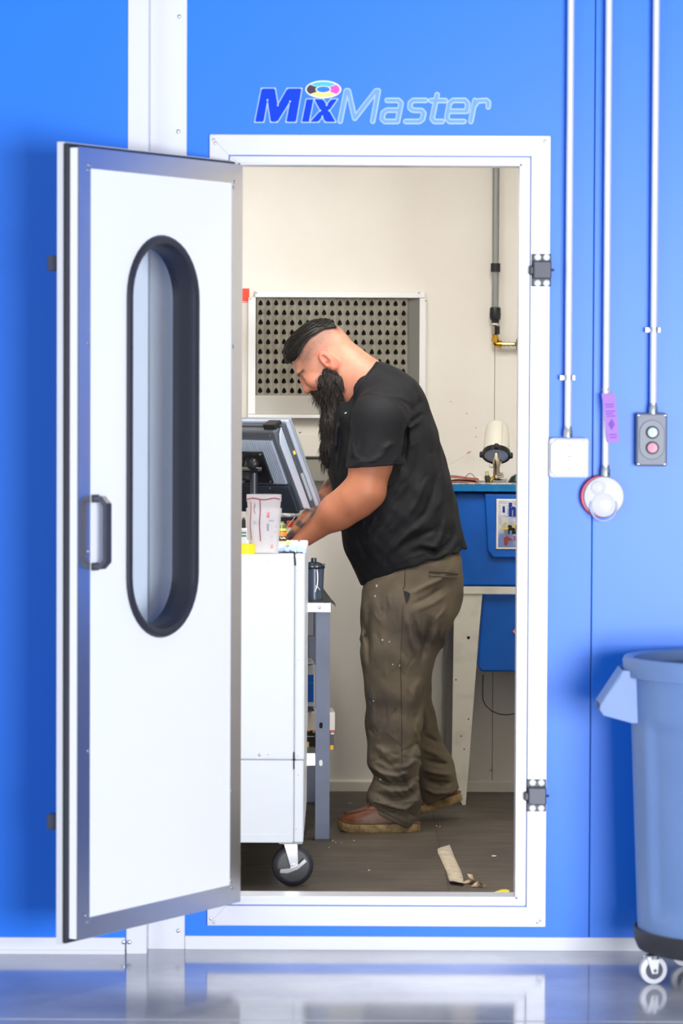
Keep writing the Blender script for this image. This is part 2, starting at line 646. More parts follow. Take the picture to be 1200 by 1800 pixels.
wu0, wz1 = duv(348, 760)[0], (duv(285, 413)[1])
wu1, wz0 = duv(222.5, 760)[0], (duv(285, 1121)[1])
hole = stadium(wu0 + 0.012, wu1 - 0.012, wz0 + 0.012, wz1 - 0.012, 0)


def holed(u0, u1, z0, z1, n0, n1):
    mb = MB()
    h0 = [(p[0], n0, p[2]) for p in hole]
    r0 = rect_like(hole, u0, u1, z0, z1, n0)
    # snap the rim points next to each corner onto the corner so the outline stays square
    for cu, cz in ((u0, z0), (u1, z0), (u1, z1), (u0, z1)):
        k = min(range(len(r0)), key=lambda i: (r0[i][0] - cu) ** 2 + (r0[i][2] - cz) ** 2)
        r0[k] = (cu, n0, cz)
    mb.ring(r0, h0, (0, n1 - n0, 0))
    return mb


DWHITE = mat('white_door_skin', (244, 246, 251), 0.3)
holed(0.03, DW - 0.03, DZ0 + 0.03, DZ1 - 0.03, -tp, -0.0025).build('inner_panel', DWHITE, door, local=True)
holed(-of, DW + of, DZ0 - of, DZ1 + of, -tp - tg - tf, -tp - tg).build('outer_panel', WHITE, door, local=True)
b = MB()
b.ring(drect(0.002, DW - 0.002, DZ0 + 0.002, DZ1 - 0.002, -tp), drect(0.035, DW - 0.035, DZ0 + 0.035, DZ1 - 0.035, -tp), (0, tp - 0.003, 0))
b.build('inner_edge', DWHITE, door, local=True)
MB().ring(drect(-og, DW + og, DZ0 - og, DZ1 + og, -tp - tg), drect(0.03, DW - 0.03, DZ0 + 0.03, DZ1 - 0.03, -tp - tg), (0, tg - 0.001, 0)).build('gasket', RUBBER, door, local=True, bevel=0.004)
# aluminium edging, four mitred pieces
bw = duv(159, 700)[0]
bw = DW - bw
o4 = [(0, DZ0), (DW, DZ0), (DW, DZ1), (0, DZ1)]
i4 = [(bw, DZ0 + bw), (DW - bw, DZ0 + bw), (DW - bw, DZ1 - bw), (bw, DZ1 - bw)]
for k in range(4):
    a, c = o4[k], o4[(k + 1) % 4]
    d, e = i4[(k + 1) % 4], i4[k]
    MB().prism([(p[0], -0.003, p[1]) for p in (a, c, d, e)], (0, 0.003, 0)).build('edging', ALU, door, local=True)
for u, v in ((DW - bw + 0.006, DZ1 - bw + 0.008), (DW - bw + 0.012, DZ1 - bw - 0.004), (bw - 0.01, DZ1 - bw + 0.004), (bw - 0.006, DZ1 - bw - 0.012), (bw - 0.008, DZ0 + bw + 0.012), (bw - 0.012, DZ0 + bw - 0.008),
             (DW - bw + 0.006, DZ0 + bw - 0.012), (DW - bw + 0.014, DZ0 + bw + 0.006), (DW - bw + 0.006, 1.66), (bw - 0.008, 1.66), (DW - bw + 0.006, 1.13), (DW - bw + 0.006, 0.62), (bw - 0.008, 0.45)):
    c = Vector((u, 0, v))
    MB().lathe(c, c + Vector((0, 1, 0)), [(-0.001, 0.005), (0.0015, 0.0045), (0.0028, 0.002)], 10).build('screw', CHROME, door, local=True, smooth=True)
# window: rubber profile, glass
win = MB()
prof = [(0.0, 0.0), (0.004, 0.007), (0.012, 0.009), (0.022, 0.005), (0.026, -0.004), (0.028, -0.030), (0.030, -tp - tg - tf - 0.004), (0.006, -tp - tg - tf - 0.006)]
loops = [stadium(wu0 + i, wu1 - i, wz0 + i, wz1 - i, n, 20) for i, n in prof]
nn = len(loops[0])
vs = [p for l in loops for p in l]
fs = []
for i in range(len(loops) - 1):
    for k in range(nn):
        k2 = (k + 1) % nn
        fs.append((i * nn + k, i * nn + k2, (i + 1) * nn + k2, (i + 1) * nn + k))
win.add(vs, fs)
seal = win.build('window_seal', RUBBER, door, local=True, smooth=True)
glass = bpy.data.materials.new('window_glass')
glass.use_nodes = True
nt = glass.node_tree
nt.nodes.remove(nt.nodes['Principled BSDF'])
tr = nt.nodes.new('ShaderNodeBsdfTransparent')
tr.inputs[0].default_value = (0.93, 0.96, 0.98, 1)
gl = nt.nodes.new('ShaderNodeBsdfGlossy')
gl.inputs['Roughness'].default_value = 0.02
ms = nt.nodes.new('ShaderNodeMixShader')
lw = nt.nodes.new('ShaderNodeLayerWeight')
fr = nt.nodes.new('ShaderNodeMath')
fr.operation = 'MULTIPLY_ADD'
pw = nt.nodes.new('ShaderNodeMath')
pw.operation = 'POWER'
pw.inputs[1].default_value = 5.0
nt.links.new(lw.outputs['Facing'], pw.inputs[0])
nt.links.new(pw.outputs[0], fr.inputs[0])
fr.inputs[1].default_value = 0.9
fr.inputs[2].default_value = 0.04
nt.links.new(fr.outputs[0], ms.inputs[0])
nt.links.new(tr.outputs[0], ms.inputs[1])
nt.links.new(gl.outputs[0], ms.inputs[2])
nt.links.new(ms.outputs[0], nt.nodes['Material Output'].inputs[0])
i = 0.027
MB().prism(stadium(wu0 + i, wu1 - i, wz0 + i, wz1 - i, -0.045, 14), (0, 0.005, 0)).build('window_pane', glass, door, local=True)
# pull handle
hu = duv(166, 938)[0]
hz1, hz0 = duv(172, 872)[1], duv(166, 1000)[1]
hn = 0.046
pts = [(hu, -0.001, hz1), (hu, 0.028, hz1), (hu, hn, hz1 - 0.018), (hu, hn, hz0 + 0.018), (hu, 0.028, hz0), (hu, -0.001, hz0)]
hb = MB()
hb.prism([(hu - 0.012, p[1], p[2]) for p in pts] + [(hu - 0.012, p[1], p[2]) for p in [(0, -0.001, hz0 + 0.013), (0, 0.024, hz0 + 0.013), (0, hn - 0.013, hz0 + 0.026), (0, hn - 0.013, hz1 - 0.026), (0, 0.024, hz1 - 0.013), (0, -0.001, hz1 - 0.013)]], (0.024, 0, 0))
hd = hb.build('handle', mat('charcoal_handle', (52, 54, 68), 0.4), door, local=True, bevel=0.002)
for zz in (hz1 - 0.006, hz0 + 0.006):
    MB().box((hu - 0.014, -0.0005, zz - 0.010), (hu + 0.014, 0.006, zz + 0.010)).build('foot', mat('charcoal_handle', (52, 54, 68), 0.4), hd, local=True, bevel=0.002)
# latch blocks on the outer skin, seen past the edge
for py in (459, 1457):
    zc = duv(100, py)[1]
    lk = MB().box((DW - 0.055, -tp - tg - tf - 0.012, zc - 0.036), (DW - 0.004, -tp - tg - tf + 0.001, zc + 0.036)).build('latch', DARKG, door, local=True, bevel=0.003)
    MB().box((DW - 0.05, -tp - tg - tf - 0.048, zc - 0.020), (DW - 0.008, -tp - tg - tf - 0.010, zc + 0.020)).build('latch_body', DARKG, lk, local=True, bevel=0.004)
# hinges joining the door to the frame
for zz in (0.45, 1.1, 1.85):
    c = Vector((-0.012, -0.052, zz))
    MB().cyl(c - Vector((0, 0, 0.05)), c + Vector((0, 0, 0.05)), 0.008).build('hinge', ALU, door, local=True, smooth=True)

# ================================================================== ON THE BLUE WALL
# keepers on the right side of the frame
for i, (px, py) in enumerate(((951, 475), (942, 1398))):
    c = P(px, py, -0.012)
    k = thing('latch_keeper', c - Vector((0, 0, 0.045)), ('upper' if i == 0 else 'lower') + ' black door latch keeper on the right side of the white frame', 'latch', 'door latch keepers')
    hw, hh = 0.0265, 0.0445
    MB().box((c.x - hw, c.y - 0.004, c.z - hh), (c.x + hw, c.y + 0.002, c.z + hh)).build('plate', BLACKP, k, bevel=0.002)
    MB().box((c.x - hw + 0.004, c.y - 0.026, c.z - 0.024), (c.x + hw, c.y - 0.003, c.z + 0.024)).build('body', mat('dark_slate_plastic', (58, 62, 80), 0.38), k, bevel=0.003)
    MB().box((c.x - hw - 0.007, c.y - 0.022, c.z - 0.013), (c.x - hw + 0.006, c.y - 0.003, c.z + 0.011)).build('catch', BLACKP, k, bevel=0.003)
    MB().cyl((c.x + hw - 0.002, c.y - 0.014, c.z), (c.x + hw + 0.008, c.y - 0.014, c.z), 0.003).build('pin', BLACKP, k)
    for sx in (-0.010, 0.014):
        for sz in (-0.035, 0.035):
            q = Vector((c.x + sx, c.y - 0.004, c.z + sz))
            MB().lathe(q, q + Vector((0, -1, 0)), [(0, 0.0095), (0.003, 0.0085), (0.005, 0.005)], 14).build('bolt_cap', mat('white_cap', (240, 242, 250), 0.3), k, smooth=True)


# sign above the door: outlined italic lettering
def sgn(zx, zy, y=-0.001):
    return P(420 + zx / 2.5, 120 + zy / 2.5, y)


SG = thing('wall_sign', sgn(590, 240), 'MixMaster lettering with a colour ring over the doorway', 'sign')
PALE = mat('sign_pale_outline', (176, 206, 255), 0.4)
DEEP = mat('sign_deep_blue', (0, 64, 212), 0.5, spec=0.15)
MIDB = mat('sign_mid_blue', (104, 158, 246), 0.4)
NY = (0, -1, 0)
pxm = 1 / 2.5 / 640.0               # one unit of the lettering grid in metres


def solid_letter(polys):
    e = MB()
    for poly in polys:
        e.band([sgn(*q, y=-0.0018) for q in poly], 8 * pxm, NY, closed=True)
    root = e.build('letter', PALE, SG)
    g = MB()
    for poly in polys:
        g.prism([sgn(*q, y=-0.001) for q in poly], (0, -0.0016, 0))
    g.build('fill', DEEP, root)


solid_letter([[(70, 236), (99, 89), (158, 89), (170, 163), (212, 89), (275, 89), (250, 236), (207, 236), (224, 146), (168, 236), (139, 236), (125, 140), (108, 236)]])
solid_letter([[(276, 236), (296, 136), (327, 136), (307, 236)]])
solid_letter([[(312, 236), (357, 186), (330, 136), (370, 136), (385, 162), (404, 136), (432, 136), (396, 186), (424, 236), (378, 236), (366, 212), (349, 236)]])


def stroke_letter(lines, w=13):
    e = MB()
    g = MB()
    for i_, l in enumerate(lines):
        e.band([sgn(*q, y=-0.0012 - 0.0014 * i_) for q in l], (w + 11) * pxm, NY)
        g.band([sgn(*q, y=-0.0042 - 0.0012 * i_) for q in l], w * pxm, NY)
    root = e.build('letter', PALE, SG)
    g.build('fill', MIDB, root)


stroke_letter([[(444, 233), (471, 99), (480, 99), (508, 220), (602, 99), (612, 99), (587, 233)]])
stroke_letter([[(650, 141), (700, 141), (712, 153), (696, 234)], [(706, 184), (650, 184), (633, 195), (628, 222), (640, 234), (688, 234)]])
stroke_letter([[(820, 141), (766, 141), (752, 152), (750, 174), (762, 184), (802, 186), (812, 198), (806, 224), (792, 234), (732, 234)]])
stroke_letter([[(870, 116), (848, 222), (858, 234), (892, 234)], [(842, 142), (906, 142)]])
stroke_letter([[(918, 189), (1000, 189), (1005, 156), (992, 141), (940, 141), (924, 154), (912, 220), (924, 234), (988, 234)]])
stroke_letter([[(1018, 234), (1036, 141)], [(1030, 170), (1048, 144), (1086, 141), (1096, 150), (1094, 170)]])


def ell(a, rx, ry, y):
    return sgn(370 + rx * math.cos(a), 93 - ry * math.sin(a), y)


e = MB()
N = 40
e.ring([ell(2 * math.pi * k / N, 79, 39, -0.001) for k in range(N)], [ell(2 * math.pi * k / N, 29, 13, -0.001) for k in range(N)], (0, -0.002, 0))
rg = e.build('colour_ring', mat('sign_white', (238, 240, 250), 0.4), SG)
for nm, a0, a1, c in (('segment', 42, 138, (60, 190, 240)), ('segment', 142, 218, (50, 30, 50)), ('segment', 222, 318, (240, 240, 120)), ('segment', -38, 38, (255, 70, 190))):
    n = 12
    o_ = [ell(math.radians(a0 + (a1 - a0) * k / n), 73, 34, -0.0031) for k in range(n + 1)]
    i_ = [ell(math.radians(a0 + (a1 - a0) * k / n), 34, 16, -0.0031) for k in range(n + 1)]
    MB().prism(o_ + i_[::-1], (0, -0.0008, 0)).build(nm, mat('sign_ink_%d' % a0, c, 0.4), rg)

# conduits: three white pipes down the wall
COND = mat('white_conduit', (226, 228, 236), 0.35, 0.3)
RC = 0.0098


def conduit(pt, pb_, label, straps):
    top = P(pt[0], pt[1], -0.034)
    bot = P(pb_[0], pb_[1], -0.034)
    x = (top.x + bot.x) / 2
    o = thing('conduit', (x, -0.034, bot.z), label, 'conduit', 'conduits on the blue wall')
    MB().cyl((x, -0.034, bot.z), (x, -0.034, ZTOP), RC, n=20).build('pipe', COND, o, smooth=True)
    MB().lathe((x, -0.034, bot.z - 0.001), (x, -0.034, bot.z + 1), [(0, 0.0125), (0.018, 0.0125), (0.022, 0.0105), (0.03, 0.0105)], 20).build('connector', GALV, o, smooth=True)
    for sy in straps:
        z = P(pt[0], sy, -0.034).z
        st = MB().lathe((x, -0.034, z - 0.007), (x, -0.034, z + 1), [(0, RC + 0.0005), (0, RC + 0.0025), (0.014, RC + 0.0025), (0.014, RC + 0.0005)], 20, caps=False).build('strap', GALV, o, smooth=True)
        MB().box((x - 0.022, -0.030, z - 0.006), (x + 0.018, 0.0005, z + 0.006)).build('strap_foot', GALV, st)
        MB().cyl((x - 0.016, -0.030, z), (x - 0.016, -0.035, z), 0.004).build('strap_screw', CHROME, st)
    return x


x1 = conduit((1006, 0), (995, 768), 'white conduit pipe running down to the square junction box', (664,))
x2 = conduit((1072, 0), (1062, 836), 'white conduit pipe running down to the round alarm', ())
x3 = conduit((1155, 0), (1146, 727), 'rightmost white conduit pipe, running down to the push button station', (580,))

# square junction box
c = P(1000, 805, -0.045)
jb = thing('junction_box', (c.x, 0, c.z - 0.055), 'square white junction box with screwed corners right of the door frame', 'junction box')
hw = 0.054
rp = []
for sx, sz, a0 in ((1, 1, 0), (-1, 1, 90), (-1, -1, 180), (1, -1, 270)):
    for k in range(5):
        a = math.radians(a0 + 90 * k / 4)
        rp.append((c.x + sx * (hw - 0.008) + 0.008 * math.cos(a), 0.0005, c.z + sz * (hw - 0.008) + 0.008 * math.sin(a)))
MB().prism(rp, (0, -0.036, 0)).build('body', WHITE, jb, bevel=0.002)
cut = 0.018
lid = []
for sx, sz in ((1, 1), (-1, 1), (-1, -1), (1, -1)):
    q = [(c.x + sx * (hw - 0.003), c.z + sz * (hw - cut)), (c.x + sx * (hw - cut), c.z + sz * (hw - 0.003))]
    lid += q if sx * sz > 0 else q[::-1]
lid = [(p[0], -0.035, p[1]) for p in lid]
lo = MB().prism(lid, (0, -0.010, 0)).build('lid', mat('white_lid', (206, 208, 214), 0.32), jb, bevel=0.002)
for sx in (-1, 1):
    for sz in (-1, 1):
        q = Vector((c.x + sx * (hw - 0.009), -0.035, c.z + sz * (hw - 0.009)))
        MB().lathe(q, q + Vector((0, -1, 0)), [(0, 0.0085), (0.004, 0.0085), (0.006, 0.006)], 14).build('corner_screw', WHITE, jb, smooth=True)
for dz, w in ((0.034, 0.004), (0.004, 0.005), (-0.006, 0.003), (-0.030, 0.004)):
    MB().box((c.x + 0.001 - w, -0.0456, c.z + dz - 0.0012), (c.x + 0.001 + w, -0.0449, c.z + dz + 0.0012)).build('print_mark', mat('grey_print', (150, 155, 170), 0.6), lo)

# round alarm
c = P(1061, 873, -0.05)
al = thing('alarm_horn', (c.x, 0, c.z - 0.06), 'round red and white alarm with a clear loop under its conduit', 'alarm')
cb = Vector((c.x - 0.004, 0.0005, c.z))
MB().lathe(cb, cb + Vector((0, -1, 0)), [(0, 0.058), (0.030, 0.058), (0.034, 0.056)], 40).build('red_base', mat('alarm_red', (205, 25, 60), 0.35), al, smooth=True)
cw = Vector((c.x + 0.001, -0.030, c.z))
face = MB().lathe(cw, cw + Vector((0, -1, 0)), [(0, 0.0555), (0.012, 0.0555), (0.017, 0.053), (0.019, 0.047), (0.0195, 0.001)], 40, caps=False).build('face', mat('alarm_white', (214, 215, 221), 0.3), al, smooth=True)
q = cw + Vector((-0.016, -0.0185, 0.024))
MB().lathe(q, q + Vector((0, -1, 0)), [(0, 0.020), (0.004, 0.020), (0.007, 0.017), (0.008, 0.001)], 28, caps=False).build('knob', mat('alarm_white', (214, 215, 221), 0.3), face, smooth=True)
q = cw + Vector((-0.001, -0.0185, -0.022))
MB().lathe(q, q + Vector((0, -1, 0)), [(0, 0.0335), (0.003, 0.0335), (0.005, 0.031), (0.0055, 0.001)], 32, caps=False).build('dial', mat('alarm_white', (214, 215, 221), 0.3), face, smooth=True)
MB().tube([(cw.x + 0.036 * math.cos(a) - 0.002, -0.055 + 0.004 * math.sin(a), cw.z - 0.026 + 0.040 * math.sin(a)) for a in [math.radians(-200 + 10 * k) for k in range(23)]], 0.0024, 8).build('loop', mat('clear_plastic', (214, 220, 244), 0.15, trans=0.4), al, smooth=True)

# purple tag hanging at the middle conduit
t0, t1, t2, t3 = P(1057, 692, -0.050), P(1080, 692, -0.054), P(1088, 777, -0.062), P(1067, 778, -0.056)
tg_ = thing('hang_tag', P(1072, 777, -0.045), 'purple printed tag hanging on the middle conduit', 'tag')
PUR = mat('purple_card', (176, 128, 226), 0.55)
nx = 8
vs = []
for k in range(nx + 1):
    s = k / nx
    bow = 0.006 * math.sin(math.pi * s)
    vs += [t0.lerp(t3, s) + Vector((0, -bow, 0)), t1.lerp(t2, s) + Vector((0, -bow, 0))]
vs += [v + Vector((0, 0.0012, 0)) for v in vs]
m_ = 2 * (nx + 1)
fs = []
for k in range(nx):
    a = 2 * k
    fs += [(a, a + 1, a + 3, a + 2), (m_ + a + 1, m_ + a, m_ + a + 2, m_ + a + 3), (a, a + 2, m_ + a + 2, m_ + a), (a + 1, m_ + a + 1, m_ + a + 3, a + 3)]
fs += [(0, m_, m_ + 1, 1), (2 * nx, 2 * nx + 1, m_ + 2 * nx + 1, m_ + 2 * nx)]
card = MB().add(vs, fs).build('card', PUR, tg_)
INKP = mat('purple_ink', (128, 84, 190), 0.6)
for s, w0, w1 in ((0.22, 0.15, 0.85), (0.27, 0.2, 0.8), (0.36, 0.15, 0.9), (0.41, 0.15, 0.7), (0.46, 0.2, 0.85), (0.84, 0.2, 0.85), (0.90, 0.25, 0.8)):
    bow = 0.006 * math.sin(math.pi * s)
    l, r_ = t0.lerp(t3, s), t1.lerp(t2, s)
    a, c2 = l.lerp(r_, w0), l.lerp(r_, w1)
    d = Vector((0, -bow - 0.0009, 0))
    MB().add([a + d + Vector((0, 0, 0.0015)), c2 + d + Vector((0, 0, 0.0015)), c2 + d - Vector((0, 0, 0.0015)), a + d - Vector((0, 0, 0.0015))], [(0, 1, 2, 3)]).build('print_line', INKP, card)
mc = t0.lerp(t3, 0.63).lerp(t1.lerp(t2, 0.63), 0.5) + Vector((0, -0.0068, 0))
MB().add([mc + Vector((0, 0, 0.016)), mc + Vector((0.009, -0.001, 0)), mc + Vector((0, 0, -0.016)), mc + Vector((-0.009, 0.001, 0))], [(0, 1, 2, 3)]).build('print_diamond', INKP, card)
MB().tube([t0.lerp(t1, 0.5) + Vector((0, -0.0015, -0.004)), t0.lerp(t1, 0.5) + Vector((-0.002, -0.003, 0.010)), (x2 + 0.006, -0.046, t0.z + 0.014), (x2 - 0.012, -0.036, t0.z + 0.012), (x2, -0.022, t0.z + 0.012)], 0.0012, 6).build('string', mat('orange_string', (214, 150, 130), 0.7), tg_)

# push button station
c = P(1145.5, 773, -0.05)
ps = thing('push_button_station', (c.x, 0, c.z - 0.073), 'grey push button station with a pale green and a red button', 'switch')
hw, hh = 0.042, 0.0725
GREYB = mat('slate_grey_plastic', (108, 114, 130), 0.4)
MB().box((c.x - hw, -0.046, c.z - hh), (c.x + hw, 0.0005, c.z + hh)).build('box', GREYB, ps, bevel=0.005)
st = stadium(c.x - 0.034, c.x + 0.034, c.z - 0.054, c.z + 0.054, -0.046)
MB().prism(st, (0, -0.004, 0)).build('raised_plate', mat('slate_grey_plate', (118, 124, 140), 0.4), ps, bevel=0.0015)
for dz, c3, nm in ((0.020, (178, 200, 206), 'green_button'), (-0.022, (236, 120, 150), 'red_button')):
    q = Vector((c.x + 0.001, -0.0495, c.z + dz))
    bz = MB().lathe(q, q + Vector((0, -1, 0)), [(0, 0.0175), (0.006, 0.0175), (0.008, 0.0155), (0.008, 0.0135), (0.004, 0.0135)], 26, caps=False).build('bezel', BLACKP, ps, smooth=True)
    MB().lathe(q, q + Vector((0, -1, 0)), [(0.0, 0.0134), (0.008, 0.0134), (0.010, 0.0125), (0.0105, 0.001)], 24, caps=False).build(nm, mat(nm, c3, 0.35), bz, smooth=True)
for sx in (-1, 1):
    for sz in (-1, 1):
        q = Vector((c.x + sx * (hw - 0.006), -0.045, c.z + sz * (hh - 0.006)))
        MB().lathe(q, q + Vector((0, -1, 0)), [(0, 0.004), (0.002, 0.004), (0.003, 0.002)], 10).build('screw', CHROME, ps, smooth=True)

# ================================================================== WASTE BIN ON ITS DOLLY
BX, BY = 1.055, -0.40
BIN = mat('grey_bin_plastic', (112, 142, 194), 0.42, var=(4, (106, 136, 188), 0.4, 0.7))
zr = P(1092, 1152, BY).z
zbot = 0.105
bn = thing('waste_bin', (BX, BY, zbot), 'large round blue-grey waste bin with looped handle beside the wall', 'bin')
NT, NZ = 120, 44
R0, R1 = 0.268, 0.295
vs, fs = [], []


def sst(a, b_, x):
    t_ = min(max((x - a) / (b_ - a), 0), 1)
    return t_ * t_ * (3 - 2 * t_)


for i in range(NZ + 1):
    z = zbot + (zr - 0.03 - zbot) * i / NZ
    s = i / NZ
    for k in range(NT):
        a = 2 * math.pi * k / NT
        r = R0 + (R1 - R0) * s
        # recessed panels between broad vertical ribs
        ph = (a / (2 * math.pi) * 4 + 0.0) % 1.0
        inp = sst(0.27, 0.34, ph) * (1 - sst(0.66, 0.73, ph))
        inz = sst(0.08, 0.13, s) * (1 - sst(0.775, 0.82, s))
        r -= 0.012 * inp * inz
        if i == 0:
            r -= 0.012
        vs.append((BX + r * math.cos(a), BY + r * math.sin(a), z))
for i in range(NZ):
    for k in range(NT):
        k2 = (k + 1) % NT
        fs.append((i * NT + k, i * NT + k2, (i + 1) * NT + k2, (i + 1) * NT + k))
m0 = len(vs)
fs.append(tuple(range(NT - 1, -1, -1)))
# inside wall, joined to the outside along the top
for k in range(NT):
    k2 = (k + 1) % NT
    fs.append((NZ * NT + k, NZ * NT + k2, m0 + k2, m0 + k))
for i in range(3):
    z = zr - 0.03 - (0.0, 0.10, 0.30)[i]
    for k in range(NT):
        a = 2 * math.pi * k / NT
        ri = R1 - (0.008, 0.030, 0.036)[i]
        vs.append((BX + ri * math.cos(a), BY + ri * math.sin(a), z))
for i in range(2):
    for k in range(NT):
        k2 = (k + 1) % NT
        fs.append((m0 + i * NT + k, m0 + (i + 1) * NT + k, m0 + (i + 1) * NT + k2, m0 + i * NT + k2))
MB().add(vs, fs).build('body', BIN, bn, smooth=True, sharp=False)
MB().lathe((BX, BY, zr - 0.052), (BX, BY, zr + 1), [(0.012, R1 - 0.006), (0.0, R1 + 0.006), (0.0, R1 + 0.014), (0.040, R1 + 0.019), (0.050, R1 + 0.014), (0.052, R1 + 0.004), (0.046, R1 - 0.010), (0.02, R1 - 0.010)], 72, caps=False).build('rim', BIN, bn, smooth=True)
for sgn_, nm in ((-1, 'handle'), (1, 'handle')):
    def hp(px, py):
        q_ = P(px, py, BY - 0.07)
        return (BX + sgn_ * (BX - q_.x), q_.z)
    pts2 = [hp(1094, 1178), hp(1089, 1190), hp(1054, 1238), hp(1053, 1248), hp(1060, 1258), hp(1112, 1272), hp(1130, 1270), hp(1130, 1180)]
    w = 0.075
    h_ = None
    for yy in (BY - w, BY + w - 0.006):
        mb_ = MB().prism([(p[0], yy, p[1]) for p in pts2], (0, 0.006, 0))
        h_ = mb_.build(nm, BIN, bn, bevel=0.002) if h_ is None else mb_.build('cheek', BIN, h_, bevel=0.002)
    a_, b2 = Vector((pts2[0][0], 0, pts2[0][1])), Vector((pts2[2][0], 0, pts2[2][1]))
    nrm_ = Vector((-(b2 - a_).z, 0, (b2 - a_).x)).normalized() * 0.005
    MB().prism([a_ + Vector((0, BY - w, 0)), b2 + Vector((0, BY - w, 0)), b2 + nrm_ + Vector((0, BY - w, 0)), a_ + nrm_ + Vector((0, BY - w, 0))], (0, 2 * w, 0)).build('grip', BIN, h_, bevel=0.002)
# dark refuse inside
gx = 26
vs, fs = [], []
rr = R1 - 0.024
for i in range(9):
    for k in range(gx):
        a = 2 * math.pi * k / gx
        r = rr * i / 8
        vs.append((BX + r * math.cos(a), BY + r * math.sin(a), zr - 0.085 + 0.04 * random.random() * (1 if i < 8 else 0) + 0.05 * (i / 8) ** 2))
for i in range(8):
    for k in range(gx):
        k2 = (k + 1) % gx
        fs.append((i * gx + k, i * gx + k2, (i + 1) * gx + k2, (i + 1) * gx + k))
rf = tag(MB().add(vs, fs).build('refuse', mat('black_bin_liner', (38, 34, 40), 0.35, var=(40, (90, 66, 60), 0.5, 0.65))), 'crumpled dark refuse heaped inside the round bin', 'refuse', kind='stuff')

dl = thing('bin_dolly', (BX, BY, 0), 'black round wheeled dolly under the waste bin', 'dolly')
MB().lathe((BX, BY, 0.074), (BX, BY, 1), [(0, 0.001), (0, 0.255), (0.004, 0.268), (0.030, 0.279), (0.058, 0.279), (0.060, 0.275), (0.058, 0.272), (0.030, 0.264), (0.0295, 0.001)], 56, caps=False).build('deck', mat('charcoal_dolly_plastic', (52, 52, 58), 0.5), dl, smooth=True)
WHEEL = mat('pale_grey_wheel', (206, 208, 218), 0.4)
for ang in (200, 272, 344, 56, 128):
    a = math.radians(ang)
    cxx, cyy = BX + 0.21 * math.cos(a), BY + 0.21 * math.sin(a)
    if ang == 200:
        q = F(1147, 1729, 0)
        cxx, cyy = q.x, q.y
    wd = Vector((0.25, -1, 0)).normalized()
    c = Vector((cxx, cyy, 0.0365))
    cs = MB().lathe(c - wd * 0.011, c + wd, [(0, 0.027), (0.003, 0.036), (0.019, 0.036), (0.022, 0.027)], 28).build('caster', WHEEL, dl, smooth=True)
    for sd in (-1, 1):
        e1 = Vector((-wd.y, wd.x, 0))
        o_ = c + wd * (0.0145 * sd)
        MB().prism([o_ + e1 * 0.008 + Vector((0, 0, -0.008)), o_ - e1 * 0.008 + Vector((0, 0, -0.008)), o_ - e1 * 0.022 + Vector((0, 0, 0.036)), o_ + e1 * 0.012 + Vector((0, 0, 0.036))], wd * 0.0022 * sd).build('fork', WHITE, cs, bevel=0.0006)
    MB().cyl(c - wd * 0.0175, c + wd * 0.0175, 0.005).build('axle', CHROME, cs)
    MB().lathe(c + wd * 0.0105, c + wd, [(0, 0.0235), (0.001, 0.0235)], 24).build('hub', mat('dark_hub', (70, 72, 90), 0.5), cs)
    MB().cyl((c.x, c.y, 0.066), (c.x, c.y, 0.0755), 0.020).build('swivel', CHROME, cs)
# ================================================================== BACK WALL FITTINGS
# air vent: white frame, recessed box, folded filter card with punched holes
VY = YB - 0.035
va = thing('air_vent', P(590, 730, VY), 'framed wall vent with punched grey filter card behind the man', 'vent')
VW = mat('vent_frame_white', (232, 234, 238), 0.35)
x0, x1 = P(436, 600, VY).x, P(748, 600, VY).x
ix0, ix1 = P(449, 600, VY).x, P(737, 600, VY).x
z1, iz1 = P(590, 512, VY).z, P(590, 523, VY).z
zb_, zp = P(500, 728, VY).z, P(500, 695, VY).z
MB().box((ix0 - 0.002, VY, iz1), (x1 - 0.004, YB, z1)).build('frame_top', VW, va, bevel=0.0015)
MB().box((x0, VY + 0.002, zb_), (ix0, YB, iz1 - 0.001)).build('frame_side', VW, va, bevel=0.0015)
MB().box((ix1, VY + 0.002, zb_), (x1, YB, iz1 - 0.001)).build('frame_side', VW, va, bevel=0.0015)
MB().box((ix0, VY + 0.004, zb_), (ix1, YB, zp)).build('lower_panel', mat('vent_panel_grey', (178, 176, 170), 0.5), va, bevel=0.001)
MB().box((x0, VY - 0.008, zb_ - 0.014), (x1, YB, zb_ - 0.001)).build('ledge', VW, va, bevel=0.0015)
bxr = P(716, 600, YB - 0.01).x
MB().box((ix0, YB - 0.006, zp), (ix1, YB - 0.0005, iz1)).build('back_plate', DARKHOLE, va)
MB().prism([(bxr, YB - 0.008, zp), (ix1, VY + 0.006, zp), (ix1, YB - 0.002, zp), (bxr, YB - 0.002, zp)], (0, 0, iz1 - zp)).build('inner_cheek', mat('vent_cheek_grey', (118, 118, 116), 0.45), va)
for px, py in ((451, 514), (736, 514), (748, 528), (440, 525)):
    c = P(px, py, VY)
    MB().lathe(c, c + Vector((0, -1, 0)), [(-0.001, 0.004), (0.002, 0.0036), (0.003, 0.002)], 10).build('screw', CHROME, va, smooth=True)
# filter card
ncol, nrow = 19, 10
cx0, cx1 = ix0 + 0.002, bxr
cw_ = (cx1 - cx0) / ncol
cz1 = P(590, 524, YB).z
ch = (P(590, 695, YB).z - cz1) / -nrow
fy0 = YB - 0.022
shape = [(0.0, 0.36), (0.14, 0.22), (0.22, 0.02), (0.24, -0.16), (0.12, -0.24), (0.05, -0.22), (0.04, -0.34), (-0.04, -0.34), (-0.05, -0.22), (-0.14, -0.26), (-0.24, -0.14), (-0.22, 0.04), (-0.13, 0.22)]
shape = shape[::-1]


def fold(s):
    """depth of the zigzag fold across one column, s in 0..1"""
    return fy0 + 0.010 * abs(2 * s - 1)


